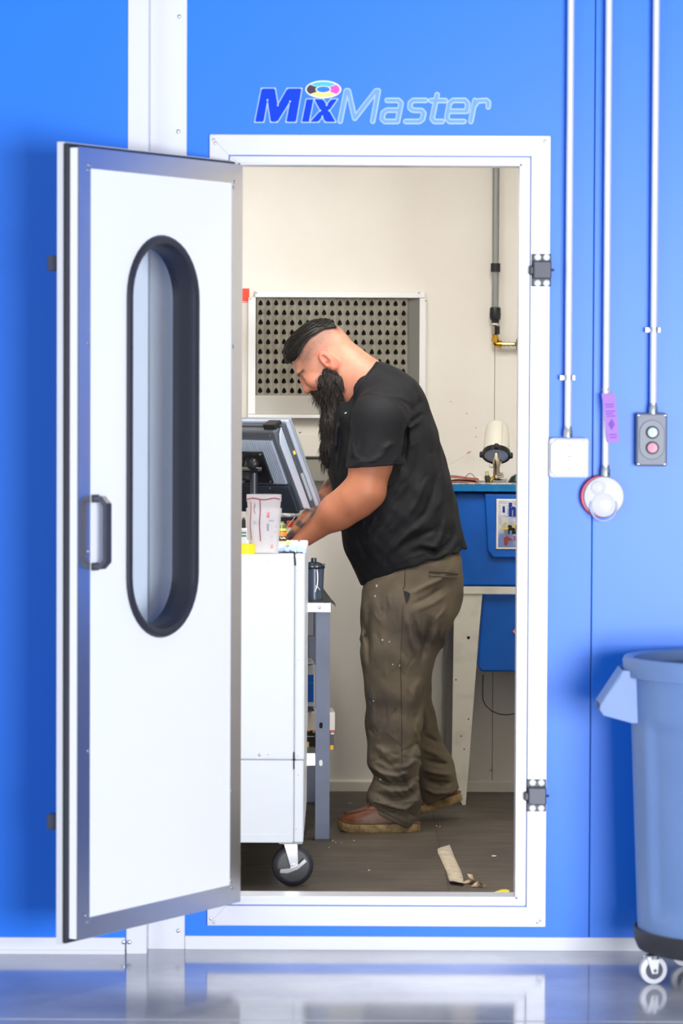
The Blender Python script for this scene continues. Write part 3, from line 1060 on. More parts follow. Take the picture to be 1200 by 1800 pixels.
vs, fs = [], []
for r_ in range(nrow):
    for c_ in range(ncol):
        bx_, bz_ = cx0 + c_ * cw_, cz1 - (r_ + 1) * ch
        jx = random.uniform(-0.04, 0.04)
        jz = random.uniform(-0.03, 0.03)
        inner = [(0.5 + jx + p[0] * 1.25, 0.44 + jz + p[1] * 0.98) for p in shape]
        outer = []
        for p in inner:
            du, dv = p[0] - 0.5, p[1] - 0.5
            s = 0.5 / max(abs(du), abs(dv), 1e-6)
            outer.append((0.5 + du * s, 0.5 + dv * s))
        for cu, cv in ((0, 0), (1, 0), (1, 1), (0, 1)):
            k = min(range(len(outer)), key=lambda i: (outer[i][0] - cu) ** 2 + (outer[i][1] - cv) ** 2)
            outer[k] = (cu, cv)
        n0 = len(vs)
        m = len(inner)
        for u, v in inner + outer:
            vs.append((bx_ + u * cw_, fold(u), bz_ + v * ch))
        for i in range(m):
            j = (i + 1) % m
            fs.append((n0 + i, n0 + j, n0 + m + j, n0 + m + i))
card = MB().add(vs, fs).build('filter_card', mat('grey_filter_card', (150, 146, 136), 0.7, var=(20, (132, 128, 116), 0.4, 0.7)), va)
card.modifiers.new('thickness', 'SOLIDIFY').thickness = 0.0012

# lower sheet under the vent
la = thing('access_panel', P(500, 800, YB), 'plain cream cover panel below the vent', 'panel')
MB().box((P(440, 900, YB).x, YB - 0.004, P(500, 900, YB).z), (P(640, 900, YB).x, YB + 0.001, P(500, 763, YB).z)).build('cover', CREAM, la, bevel=0.001)
for px, py in ((527, 759), (460, 759)):
    c = P(px, py, YB)
    MB().lathe(c, c + Vector((0, -1, 0)), [(-0.001, 0.006), (0.002, 0.0055), (0.004, 0.003)], 12).build('screw', CHROME, la, smooth=True)

# red label
rl = thing('wall_label', P(430, 533, YB), 'small red label on the wall beside the vent frame', 'label')
MB().pbox(418, 507, 438, 532, YB - 0.002, YB + 0.0005).build('sheet', mat('label_red', (236, 66, 30), 0.5), rl)
MB().pbox(418, 529.5, 437, 530.5, YB - 0.0026, YB - 0.001).build('print_line', WHITE, rl)

# compressed air drop
AY = YB - 0.04
ap = thing('air_pipe', P(873, 612, AY), 'grey compressed air pipe with black coupling and brass elbow', 'pipe')
xa = P(870.5, 480, AY).x


def az(py):
    return P(870, py, AY).z


PIPE = mat('grey_air_pipe', (142, 144, 144), 0.35, 0.2)
MB().cyl((xa, AY, az(545)), (xa, AY, 2.749), 0.0122, n=24).build('pipe', PIPE, ap, smooth=True)
for k in range(60):
    z = az(300) - k * 0.0082
    if z < az(538) + 0.02 or random.random() < 0.25:
        continue
    MB().box((xa + 0.0098, AY - 0.0085, z), (xa + 0.0106, AY - 0.0070, z + random.uniform(0.003, 0.007))).build('print_mark', BLACKP, ap)
cl = MB().lathe((xa, AY, az(478)), (xa, AY, 10), [(0, 0.0128), (0, 0.0175), (0.031, 0.0175), (0.031, 0.0128)], 24, caps=False).build('clip', BLACKP, ap, smooth=True)
MB().box((xa - 0.012, AY + 0.012, az(477)), (xa + 0.012, YB + 0.0005, az(464))).build('clip_foot', BLACKP, cl)
MB().lathe((xa, AY, az(568)), (xa, AY, 10), [(0, 0.013), (0.010, 0.014), (0.014, 0.019), (0.03, 0.0205), (0.052, 0.0195), (0.056, 0.0185), (0.058, 0.013)], 24).build('coupling', BLACKP, ap, smooth=True)
MB().cyl((xa, AY, az(571)), (xa, AY, az(566)), 0.0115).build('collar', mat('white_tape', (225, 228, 220), 0.5), ap, smooth=True)
vv = MB().lathe((xa - 0.002, AY, az(590)), (xa - 0.002, AY, 10), [(0, 0.008), (0.004, 0.011), (0.034, 0.011), (0.038, 0.008)], 6).build('valve', mat('nickel', (168, 158, 140), 0.3, 1.0), ap)
MB().box((xa + 0.004, AY - 0.018, az(588)), (xa + 0.016, AY - 0.008, az(573))).build('valve_lever', BLACKP, vv, bevel=0.002)
ez = az(605)
el = MB().tube([(xa, AY, az(589)), (xa, AY, ez + 0.006), (xa + 0.003, AY, ez + 0.001), (xa + 0.008, AY, ez), (xa + 0.020, AY, ez)], 0.0105, 14).build('elbow', BRASS, ap, smooth=True)
MB().lathe((xa, AY, ez + 0.010), (xa, AY, 10), [(0, 0.0135), (0.012, 0.0135)], 12).build('elbow_lip', BRASS, el, smooth=True)
MB().lathe((xa + 0.014, AY, ez), (10, AY, ez), [(0, 0.0135), (0.010, 0.0135)], 12).build('elbow_lip', BRASS, el, smooth=True)
MB().lathe((xa + 0.022, AY, ez), (10, AY, ez), [(0, 0.007), (0.006, 0.007), (0.006, 0.0095), (0.016, 0.0095), (0.016, 0.006), (0.022, 0.006), (0.022, 0.009), (0.030, 0.009), (0.030, 0.0055), (0.040, 0.0055), (0.040, 0.008), (0.048, 0.008), (0.054, 0.006)], 12).build('hose_tail', mat('pale_brass', (206, 190, 140), 0.28, 1.0), ap)
rg_ = thing('air_regulator', (xa + 0.093, AY, ez - 0.03), 'black round air regulator at the right edge of the doorway', 'regulator')
MB().lathe((xa + 0.077, AY, ez), (10, AY, ez), [(0, 0.006), (0, 0.017), (0.006, 0.025), (0.03, 0.027), (0.05, 0.024)], 24).build('body', BLACKP, rg_, smooth=True)
MB().cyl((xa + 0.09, AY + 0.015, ez), (xa + 0.09, YB + 0.001, ez), 0.01).build('bracket', CHROME, rg_)

# ================================================================== BLUE PARTS WASHER
WY = 2.57
BL2 = mat('washer_blue_plastic', (0, 96, 198), 0.42, var=(8, (0, 88, 186), 0.4, 0.7))
wx1 = P(1010, 900, WY).x
wash = thing('parts_washer', (P(900, 1030, WY).x, WY + 0.15, ZF), 'blue plastic gun washer tank on white tapered legs', 'parts washer')


def wz(py, px=860, y=WY):
    return P(px, py, y).z


def wx(px, py=950, y=WY):
    return P(px, py, y).x


# upper tub, tapered side
tub = [(wx(797), wz(866)), (wx1, wz(866)), (wx1, wz(1031)), (wx(806), wz(1031)), (wx(800), wz(960))]
MB().prism([(p[0], WY + 0.004, p[1]) for p in tub], (0, 0.36, 0)).build('tub', BL2, wash, bevel=0.008)
# moulded front panel
pan = [(wx(851), wz(868)), (wx1, wz(868)), (wx1, wz(980)), (wx(866), wz(980)), (wx(857), wz(968))]
MB().prism([(p[0], WY + 0.006, p[1]) for p in pan], (0, -0.018, 0)).build('front_panel', BL2, wash, bevel=0.004)
TEAL = mat('painted_steel_lip', (18, 122, 190), 0.35, 0.2, var=(25, (60, 160, 190), 0.55, 0.7))
MB().box((wx(780), WY - 0.022, wz(864)), (wx1, WY + 0.38, wz(851))).build('work_top', TEAL, wash, bevel=0.002)
MB().box((wx(780), WY - 0.023, wz(851.5)), (wx1, WY + 0.38, wz(849))).build('top_tray', GALV, wash, bevel=0.0005)
low = [(wx(849, 1100), wz(1044)), (wx1, wz(1044)), (wx1, wz(1181)), (wx(846, 1100), wz(1181)), (wx(840, 1100), wz(1172))]
MB().prism([(p[0], WY + 0.012, p[1]) for p in low], (0, 0.32, 0)).build('lower_tank', BL2, wash, bevel=0.006)
dp = [(wx(905, 1180), wz(1178)), (wx1, wz(1178)), (wx1, wz(1210)), (wx(916, 1180), wz(1210))]
MB().prism([(p[0], WY + 0.05, p[1]) for p in dp], (0, 0.2, 0)).build('drain_sump', BL2, wash, bevel=0.004)
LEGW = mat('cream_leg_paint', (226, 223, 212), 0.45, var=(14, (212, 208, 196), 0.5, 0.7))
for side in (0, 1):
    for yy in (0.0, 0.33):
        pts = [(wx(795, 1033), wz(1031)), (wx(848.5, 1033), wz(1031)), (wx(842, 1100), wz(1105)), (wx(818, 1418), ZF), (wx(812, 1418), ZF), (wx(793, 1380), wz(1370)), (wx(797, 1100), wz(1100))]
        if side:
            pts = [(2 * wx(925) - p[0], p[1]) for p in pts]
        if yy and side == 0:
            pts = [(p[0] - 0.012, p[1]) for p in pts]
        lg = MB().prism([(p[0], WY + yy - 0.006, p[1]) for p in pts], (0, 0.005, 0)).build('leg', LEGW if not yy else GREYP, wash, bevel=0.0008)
        if not yy and side == 0:
            for px, py, r in ((807, 1066, .0028), (823, 1121, .0056), (801, 1195, .0026), (823, 1264, .0026), (810, 1294, .0026), (815.5, 1317, .0026)):
                c = P(px, py, WY - 0.006)
                MB().lathe(c + Vector((0, .001, 0)), c + Vector((0, -1, 0)), [(0, r), (0.0014, r)], 12).build('hole', DARKHOLE, lg)
            for px in (812, 839):
                c = P(px, 1036, WY - 0.006)
                MB().lathe(c, c + Vector((0, -1, 0)), [(-.001, 0.006), (0.003, 0.006), (0.005, 0.004), (0.003, 0.0022)], 12).build('bolt', CHROME, lg, smooth=True)
MB().box((wx(795, 1033), WY - 0.012, wz(1044)), (wx1, WY - 0.0065, wz(1031))).build('front_rail', LEGW, wash, bevel=0.001)
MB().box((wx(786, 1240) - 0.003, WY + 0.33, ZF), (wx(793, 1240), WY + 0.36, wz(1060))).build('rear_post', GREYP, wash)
# red diamond
c = P(923, 1110, WY + 0.010)
s = 0.047
dm = MB().prism([(c.x - s, c.y, c.z), (c.x, c.y, c.z - s), (c.x + s, c.y, c.z), (c.x, c.y, c.z + s)], (0, -0.001, 0)).build('hazard_diamond', mat('hazard_red', (206, 16, 30), 0.4), wash)
MB().ring([(c.x - s * .93, c.y - .0011, c.z), (c.x, c.y - .0011, c.z - s * .93), (c.x + s * .93, c.y - .0011, c.z), (c.x, c.y - .0011, c.z + s * .93)],
          [(c.x - s * .84, c.y - .0011, c.z), (c.x, c.y - .0011, c.z - s * .84), (c.x + s * .84, c.y - .0011, c.z), (c.x, c.y - .0011, c.z + s * .84)], (0, -0.0006, 0)).build('diamond_border', WHITE, dm)
# maker's plate with lettering, running on behind the frame
py_ = WY - 0.012
pl_ = MB().box((wx(872, 920, py_), py_ - 0.004, wz(965, 890, py_)), (wx(985, 920, py_), py_ + 0.001, wz(877, 890, py_))).build('sign_plate', mat('plate_cream', (236, 232, 214), 0.4), wash, bevel=0.0008)
sp = py_ - 0.0041
bgp = MB().box((wx(875.5, 920, sp), sp - 0.0005, wz(962, 890, sp)), (wx(981, 920, sp), sp + 0.0005, wz(880, 890, sp))).build('sign_print', mat('plate_blue_print', (110, 132, 190), 0.4, var=(9, (214, 214, 222), 0.42, 0.58)), pl_)
NAVY = mat('ink_navy', (16, 52, 150), 0.4)


def slet(txt, zx, zy, hpx, name, m_, shear=0.0, bold=0.0, width=None):
    """lettering at coordinates of a six-fold enlargement of the plate"""
    o_ = P(760 + zx / 6.0, 700 + zy / 6.0, sp - 0.0012)
    k = (sp - CAM.y) / FPX / 6.0
    return put_text(txt, hpx * k / 0.70, o_, (1, 0, 0), (0, 0, 1), name, m_, bgp, shear, bold, width=width * k if width else None)


slet('he', 803, 1235, 125, 'lettering', NAVY, bold=0.004, width=165)
slet('Classic', 712, 1385, 80, 'lettering', mat('ink_yellow', (226, 206, 70), 0.4), shear=0.35, bold=0.0006, width=215).rotation_euler = (0, 0, 0)
slet('Paint', 795, 1425, 82, 'lettering', mat('ink_black', (20, 20, 24), 0.4), bold=0.0022, width=165)
slet('Solv', 850, 1498, 45, 'lettering', mat('ink_red', (190, 60, 40), 0.4), shear=0.2, bold=0.0008, width=95)


def spt(zx, zy, d=0.0012):
    return P(760 + zx / 6.0, 700 + zy / 6.0, sp - d)


cb_ = MB()
for y0_, y1_, xa_, xb_ in ((1115, 1128, 705, 795), (1135, 1146, 715, 785), (1212, 1220, 715, 785), (1226, 1238, 705, 795)):
    cb_.prism([spt(xa_, y0_), spt(xb_, y0_), spt(xb_, y1_), spt(xa_, y1_)], (0, -0.0006, 0))
for xa_, xb_ in ((720, 732), (766, 780)):
    cb_.prism([spt(xa_, 1146), spt(xb_, 1146), spt(xb_, 1212), spt(xa_, 1212)], (0, -0.0006, 0))
cb_.build('column_emblem', mat('ink_white', (232, 236, 246), 0.4), bgp)
MB().prism([spt(738, 1140, .002), spt(762, 1140, .002), spt(762, 1205, .002), spt(738, 1205, .002)], (0, -0.0005, 0)).build('column_core', NAVY, bgp)
MB().prism([spt(745, 1370), spt(790, 1360), spt(805, 1440), spt(770, 1455)], (0, -0.0004, 0)).build('can_picture', mat('ink_grey', (120, 122, 136), 0.5), bgp)
MB().prism([spt(750, 1470), spt(790, 1455), spt(850, 1495), spt(800, 1500), spt(785, 1555), spt(755, 1545)], (0, -0.0004, 0)).build('gun_picture', mat('ink_rust', (150, 60, 44), 0.5), bgp)
# cables under the tank
cbl = thing('cable', P(880, 1258, YB - 0.06), 'thin green-black cable looping below the washer tank', 'cable')
MB().tube([P(px, py, WY + 0.2) for px, py in ((849, 1186), (848, 1205), (848, 1228), (853, 1240), (864, 1250), (878, 1255.5), (892, 1256.5), (908, 1254), (930, 1245), (948, 1235), (955, 1215))], 0.0018, 8).build('cord', mat('dark_green_cord', (24, 52, 40), 0.5), cbl, smooth=True)

# ------------------------------------------------------------------ things on the washer top
ZW = wz(849)
TOPY = WY + 0.10


def on_top(px, y):
    return Vector((P(px, 845, y).x, y, ZW))


# spray gun standing head down with its cup on top
gy = WY + 0.06
g0 = on_top(872, gy)
sg = thing('spray_gun', g0, 'chrome spray gun with translucent cup standing on the blue washer', 'spray gun')
kk = (gy - CAM.y) / FPX


def gp(px, py, dy=0.0):
    q = P(px, py, gy)
    return Vector((q.x, gy + dy, q.z))


CUP = mat('milky_plastic', (240, 238, 228), 0.3, trans=0.25)
gax = Vector((0.05, 0.56, 0.83)).normalized()          # the cup leans back, its lid faces the room
lid_c = gp(872, 800)
cc = lid_c + gax * 0.006
ct = cc + gax * 0.128
MB().lathe(cc, ct, [(0.0, 0.0475), (0.012, 0.0475), (0.085, 0.0440), (0.112, 0.039), (0.124, 0.030), (0.128, 0.018), (0.129, 0.001)], 36, caps=False).build('cup', CUP, sg, smooth=True)
lr = MB().lathe(lid_c, lid_c + gax, [(-0.004, 0.043), (-0.006, 0.050), (0.004, 0.0515), (0.012, 0.050), (0.012, 0.044)], 36, caps=False).build('lid_ring', BLACKP, sg, smooth=True)
MB().lathe(lid_c, lid_c + gax, [(-0.012, 0.010), (-0.006, 0.028), (-0.002, 0.045)], 32, caps=False).build('lid_cone', mat('pale_blue_plastic', (168, 186, 226), 0.35), sg, smooth=True)
ge1 = Vector((1, 0, 0))
ge2 = gax.cross(ge1).normalized()
for a in (8, 98, 178, 268):
    q = lid_c + ge1 * (0.0515 * math.cos(math.radians(a))) + ge2 * (0.0515 * math.sin(math.radians(a))) + gax * 0.002
    MB().lathe(q - gax * 0.009, q + gax, [(0, 0.006), (0.002, 0.0085), (0.018, 0.0085), (0.020, 0.006)], 10).build('lid_clip', BLACKP, lr, smooth=True)
CH2 = mat('polished_gun_metal', (196, 186, 166), 0.22, 1.0)
MB().lathe(gp(871, 797, -0.035), gp(872, 845, -0.02), [(-0.004, 0.004), (0.0, 0.008), (0.014, 0.009), (0.018, 0.0125), (0.040, 0.0135), (0.052, 0.011), (0.070, 0.0125), (0.086, 0.010)], 18).build('gun_body', CH2, sg, smooth=True)
MB().cyl(gp(871, 838, -0.02), gp(883, 834, -0.03), 0.0075, 0.009, n=16).build('air_cap', CH2, sg, smooth=True)
MB().cyl(gp(868, 820, -0.02), gp(859.5, 818, -0.025), 0.006, 0.0072, n=14).build('fan_knob', mat('white_knob', (230, 228, 220), 0.35), sg, smooth=True)
MB().tube([gp(874, 822, -0.01), gp(880, 812, 0.0), gp(878, 804, 0.01)], 0.004, 8).build('trigger', CH2, sg, smooth=True)
MB().tube([gp(868, 838, -0.01), gp(864, 843, -0.01), gp(860, 848, -0.012)], [0.006, 0.0065, 0.006], 10).build('air_inlet', BRASS, sg, smooth=True)
for k in range(16):
    c = cc.lerp(ct, 0.12 + 0.045 * k)
    rk = 0.0475 - 0.0035 * (0.12 + 0.045 * k)
    c = c - ge2 * (rk * 0.93 * (1 if ge2.y > 0 else -1)) + ge1 * 0.017
    MB().box(c - Vector((0.004 if k % 4 == 0 else 0.0025, 0.0008, 0.0004)), c + Vector((0.003, 0.0008, 0.0004))).build('scale_mark', mat('scale_brown', (150, 130, 110), 0.5), sg)

# small bottle and its yellow cap
q = on_top(857, WY + 0.04)
bt = thing('small_bottle', q, 'small dark bottle with yellow ring left of the spray gun', 'bottle')
MB().lathe(q, q + Vector((-0.1, 0, 1)), [(0, 0.0085), (0.022, 0.0095), (0.026, 0.007)], 16).build('body', mat('olive_dark', (46, 50, 44), 0.3), bt, smooth=True)
MB().lathe(q + Vector((-0.0027, 0, 0.026)), q + Vector((-0.1, 0, 1)), [(0, 0.0075), (0.004, 0.0078), (0.012, 0.006), (0.014, 0.0075)], 14).build('cap', mat('straw_cap', (196, 196, 140), 0.4), bt, smooth=True)
# red-brown abrasive sheets
for i, (px0, px1, dz, rz) in enumerate(((790, 838, 0.0, 0.05), (793, 842, 0.010, -0.12))):
    a, c = on_top(px0, WY + 0.02), on_top(px1, WY + 0.02)
    n = 8
    vs, fs = [], []
    for k in range(n + 1):
        s = k / n
        for yy in (0.0, 0.15):
            vs.append((a.x + (c.x - a.x) * s, WY + 0.005 + 0.02 * i + yy + rz * (s - 0.5) * 0.1, ZW + 0.001 + dz + 0.010 * math.sin(2.6 * s + i) * (1 - s) + 0.003 * (1 if yy else 0)))
    for k in range(n):
        fs.append((2 * k, 2 * k + 1, 2 * k + 3, 2 * k + 2))
    sh = MB().add(vs, fs).build('abrasive_sheet', mat('red_brown_abrasive', (166, 92, 76), 0.8, var=(60, (140, 72, 60), 0.4, 0.7)))
    sh.modifiers.new('thickness', 'SOLIDIFY').thickness = 0.003
    tag(sh, ('lower' if i == 0 else 'upper') + ' red-brown abrasive sheet lying on the blue washer top', 'abrasive sheet', 'abrasive sheets on the washer')
q = on_top(826, WY + 0.06)
hp_ = thing('wire_hook', q, 'thin brown wire loop on the abrasive sheets', 'wire')
MB().tube([q + Vector((-0.018 + 0.036 * k / 10, 0, 0.016 + 0.016 * math.sin(math.pi * k / 10))) for k in range(11)], 0.0013, 6).build('wire', mat('brown_wire', (70, 40, 36), 0.5), hp_)
# white paper towel
q = on_top(848, WY + 0.19)
vs, fs = [], []
for i in range(7):
    for j in range(5):
        vs.append((q.x - 0.035 + 0.02 * i, q.y - 0.05 + 0.025 * j, ZW + 0.003 + 0.016 * random.random() * (1 if 0 < i < 6 else 0.3)))
for i in range(6):
    for j in range(4):
        fs.append((i * 5 + j, i * 5 + j + 1, (i + 1) * 5 + j + 1, (i + 1) * 5 + j))
pt = MB().add(vs, fs).build('paper_towel', mat('white_paper', (236, 232, 222), 0.8), smooth=True)
pt.modifiers.new('thickness', 'SOLIDIFY').thickness = 0.002
tag(pt, 'crumpled white paper towel on the washer behind the spray gun', 'paper towel')
# mixing stick
a, c = P(795, 814, YB - 0.10), P(826, 794, YB - 0.02)
ms_ = thing('brush_stick', a, 'thin white stick with a red tip leaning on the wall', 'stick')
a2 = a + (a - c) * 1.25
MB().cyl(Vector((a2.x, a2.y, max(a2.z, ZW))), c, 0.0014, n=8).build('rod', mat('ivory_rod', (230, 222, 214), 0.4), ms_, smooth=True)
MB().tube([P(819, 798, YB - 0.035), P(823, 795.5, YB - 0.03), P(828, 793.5, YB - 0.02)], [0.0018, 0.0036, 0.001], 8).build('tip', mat('pink_tip', (214, 150, 140), 0.6), ms_, smooth=True)
# green and black air tool at the frame
q = on_top(905, WY + 0.05)
tl = thing('sanding_tool', q, 'black hand tool with green band at the right end of the washer top', 'tool')
MB().prism([gp(893, 848), gp(899, 838), gp(908, 833), gp(930, 833), gp(930, 849)], (0, 0.04, 0)).build('body', BLACKP, tl, bevel=0.002)
MB().prism([gp(904, 846, -0.001), gp(906, 836, -0.001), gp(911, 835, -0.001), gp(910, 845, -0.001)], (0, 0.042, 0)).build('band', mat('tool_green', (30, 130, 90), 0.4), tl)
q = gp(918, 822)
MB().lathe(q + Vector((0, 0, -0.026)), q + Vector((0, 0, 1)), [(0, 0.006), (0.006, 0.016), (0.03, 0.021), (0.048, 0.017), (0.056, 0.005)], 20).build('pad', BLACKP, tl, smooth=True)
# ================================================================== WHITE TOOL CABINET ON CASTERS
CY = 0.60                      # its near end
CYB = 1.56
cxr = P(535, 1200, CY).x
cxm = P(517, 1200, CY).x
zt_ = P(480, 975, CY).z
zb2 = P(480, 1481, CY).z
zm = P(480, 1336, CY).z
cxl = cxr - 0.46
cab = thing('tool_cabinet', ((cxl + cxr) / 2, (CY + CYB) / 2, ZF), 'white rolling tool cabinet seen from its end beside the open door', 'cabinet')
CW = mat('white_cabinet_enamel', (222, 228, 238), 0.36)
MB().box((cxl, CY, zm + 0.0003), (cxm - 0.0003, CYB, zt_)).build('upper_body', CW, cab, bevel=0.006)
MB().box((cxl, CY, zb2), (cxm - 0.0003, CYB, zm - 0.0003)).build('lower_body', CW, cab, bevel=0.004)
dr = MB().box((cxm + 0.0003, CY - 0.001, zm + 0.0005), (cxr, CYB, zt_)).build('front_column', CW, cab, bevel=0.006)
MB().box((cxm + 0.0003, CY - 0.001, zb2), (cxr - 0.002, CYB, zm - 0.0005)).build('lower_front', CW, cab, bevel=0.004)
MB().tube([P(516.5, 972, CY - 0.002), P(518, 982, CY - 0.002), P(519, 994, CY - 0.002)], 0.0022, 6).build('slot', DARKHOLE, cab)
MB().box((cxm - 0.002, CY - 0.0016, P(517, 1352, CY).z), (cxm + 0.0015, CY + 0.002, P(517, 1322, CY).z)).build('hinge_slot', DARKHOLE, cab)
for py in (1048, 1092, 1136, 1181, 1225, 1268):       # punched shelf tabs
    c = P(472, py, CY)
    tb = MB().prism([(c.x - 0.004, CY + .0005, c.z + 0.006), (c.x + 0.006, CY + .0005, c.z + 0.006), (c.x + 0.006, CY + .0005, c.z - 0.006)], (0, -0.002, 0)).build('punched_tab', CW, cab)
    MB().box((c.x - 0.005, CY - 0.0008, c.z - 0.0065), (c.x + 0.005, CY + 0.001, c.z - 0.0055)).build('tab_edge', CW, tb)
for px, py, r in ((473, 987, .004), (456, 1327, .0045), (471, 1326, .003), (524, 1328, .003), (524, 1362, .003), (524, 1003, .003), (524, 1160, .003), (521, 1456, .003)):
    c = P(px, py, CY - 0.001)
    MB().lathe(c, c + Vector((0, -1, 0)), [(0, r), (0.002, r * .85), (0.003, r * .4)], 12).build('rivet', CHROME if px == 456 else CW, cab, smooth=True)
MB().box((cxl, CY - 0.002, zb2 - 0.0005), (cxm - 0.002, CY + 0.03, zb2 + 0.024)).build('bottom_rail', CW, cab, bevel=0.002)
TYRE = mat('grey_black_tyre', (40, 42, 50), 0.5)


def caster(c, turn, brake):
    wd = Vector((math.sin(turn), -math.cos(turn), 0))
    fw = Vector((-wd.y, wd.x, 0))
    R = 0.061
    cs = MB().lathe(c - wd * 0.017, c + wd, [(0, 0.047), (0.003, 0.056), (0.008, R), (0.026, R), (0.031, 0.056), (0.034, 0.047)], 36).build('caster', TYRE, cab, smooth=True)
    MB().lathe(c - wd * 0.0175, c + wd, [(0, 0.046), (0.035, 0.046)], 30).build('hub', mat('black_hub', (30, 32, 40), 0.35), cs, smooth=True)
    for sd in (-1, 1):
        o_ = c + wd * (0.0215 * sd)
        q0 = o_ + Vector((0, 0, -0.012))
        MB().prism([q0 + fw * 0.010, q0 - fw * 0.010, o_ - fw * 0.012 + Vector((0, 0, 0.002)), o_ - fw * 0.020 + fw * -0.012 + Vector((0, 0, zb2 - c.z)), o_ + fw * 0.010 + Vector((0, 0, zb2 - c.z)), o_ + fw * 0.013], wd * 0.003 * sd).build('fork', CHROME, cs, bevel=0.0008)
    MB().cyl(c - wd * 0.029, c + wd * 0.029, 0.0075, n=12).build('axle', CHROME, cs, smooth=True)
    MB().box((c.x - 0.04, c.y - 0.035, zb2 - 0.006), (c.x + 0.03, c.y + 0.035, zb2 + 0.0005)).build('top_plate', CHROME, cs, bevel=0.001)
    if brake:
        o_ = c + wd * 0.027
        MB().prism([o_ + fw * 0.038 + Vector((0, 0, 0.014)), o_ + fw * 0.030 + Vector((0, 0, 0.024)), o_ + fw * 0.010 + Vector((0, 0, 0.004)), o_ - fw * 0.012 + Vector((0, 0, -0.004)), o_ - fw * 0.042 + Vector((0, 0, -0.006)), o_ - fw * 0.044 + Vector((0, 0, -0.018)), o_ - fw * 0.020 + Vector((0, 0, -0.020)), o_ - fw * 0.004 + Vector((0, 0, -0.014)), o_ + fw * 0.012 + Vector((0, 0, -0.008))], wd * 0.005).build('brake_lever', CHROME, cs, bevel=0.001)


q = F(514, 1557, ZF)
caster(Vector((q.x, q.y, ZF + 0.061)), 0.18, True)
q2 = F(506, 1486, ZF)
caster(Vector((q2.x, q2.y, ZF + 0.061)), 0.1, False)
caster(Vector((cxl + 0.06, q.y, ZF + 0.061)), -0.3, True)
caster(Vector((cxl + 0.06, q2.y, ZF + 0.061)), 0.5, False)

# ------------------------------------------------------------------ things on the cabinet
ZC = zt_


def on_cab(px, y):
    return Vector((P(px, 960, y).x, y, ZC))


# two nested measuring cups with red drips
CLEAR = mat('cloudy_measuring_cup', (248, 246, 250), 0.3, trans=0.6, alpha=0.55, ior=1.1)
cyy = CY + 0.075
q = on_cab(463.5, cyy)
kk = (cyy - CAM.y) / FPX
hcup = ZC - P(463, 901, cyy).z
h1 = P(463, 893, cyy).z - ZC
h2 = P(463, 869, cyy).z - ZC
DRIP = mat('dried_red_paint', (140, 62, 88), 0.5)
for i, (hh_, z0) in enumerate(((h1, 0.0), (h2, 0.012))):
    mc = thing('measuring_cup', q + Vector((0, 0, z0)), ('outer cloudy plastic measuring cup on the white cabinet, its band at mid height' if i == 0 else 'inner cloudy measuring cup nested in another, red drips under its rim'), 'measuring cup', 'nested measuring cups')
    rb, rt = (0.0425, 0.0525) if i == 0 else (0.040, 0.0505)
    o_ = q + Vector((0, 0, z0))
    if i == 1:
        rt = 0.0515
    zl = hh_ - z0
    MB().lathe(o_, o_ + Vector((0, 0, 1)), [(0.001, 0.001), (0.001, rb), (zl - 0.02, rt - 0.002), (zl - 0.02, rt), (zl, rt), (zl, rt - 0.003), (zl - 0.02, rt - 0.004), (0.004, rb - 0.003), (0.004, 0.001)], 36, caps=False).build('cup', CLEAR, mc, smooth=True)
    if i == 1:
        rim = [o_ + Vector(((rt + .0004) * math.cos(a), (rt + .0004) * math.sin(a), zl - 0.012 + 0.002 * math.sin(5 * a))) for a in [math.radians(195 + 7 * k) for k in range(21)]]
        MB().tube(rim, 0.0022, 6).build('paint_ring', DRIP, mc)
        for px, pa, pb2, w in ((441, 880, 948, .0013), (457.5, 878, 950, .0016), (448, 884, 902, .001)):
            pts = []
            for k in range(9):
                yy_ = pa + (pb2 - pa) * k / 8
                p0 = P(px + 0.8 * math.sin(k), yy_, cyy)
                ro = 0.0440 + 0.0105 * min(max((p0.z - ZC) / h1, 0), 1)
                pts.append(Vector((p0.x, cyy - math.sqrt(max(ro ** 2 - (p0.x - o_.x) ** 2, 1e-5)) - 0.0005, p0.z)))
            MB().tube(pts, w, 6).build('drip', DRIP, mc)
    else:
        for px, py, w, h, c in ((471, 905, 4.5, 10, (216, 96, 120)), (475, 915.5, 13, 2.5, (150, 158, 186)), (470.5, 927, 3.5, 13, (132, 140, 160)), (449, 919, 6, 6, (160, 172, 196)), (477, 961, 5, 7, (206, 150, 136)), (484, 926, 4, 2, (170, 176, 190)), (482, 936, 6, 2, (176, 180, 196)), (477, 943, 5, 2, (170, 176, 190))):
            c0 = P(px, py, cyy)
            dx = c0.x - q.x
            rr_ = rb + (rt - rb) * (c0.z - q.z) / zl
            yy = cyy - math.sqrt(max(rr_ ** 2 - dx ** 2, 1e-6)) - 0.0008
            MB().pbox(px - w / 2, py - h / 2, px + w / 2, py + h / 2, yy, yy + 0.0006).build('print', mat('cup_print_%d_%d' % (c[0], c[1]), c, 0.5), mc)
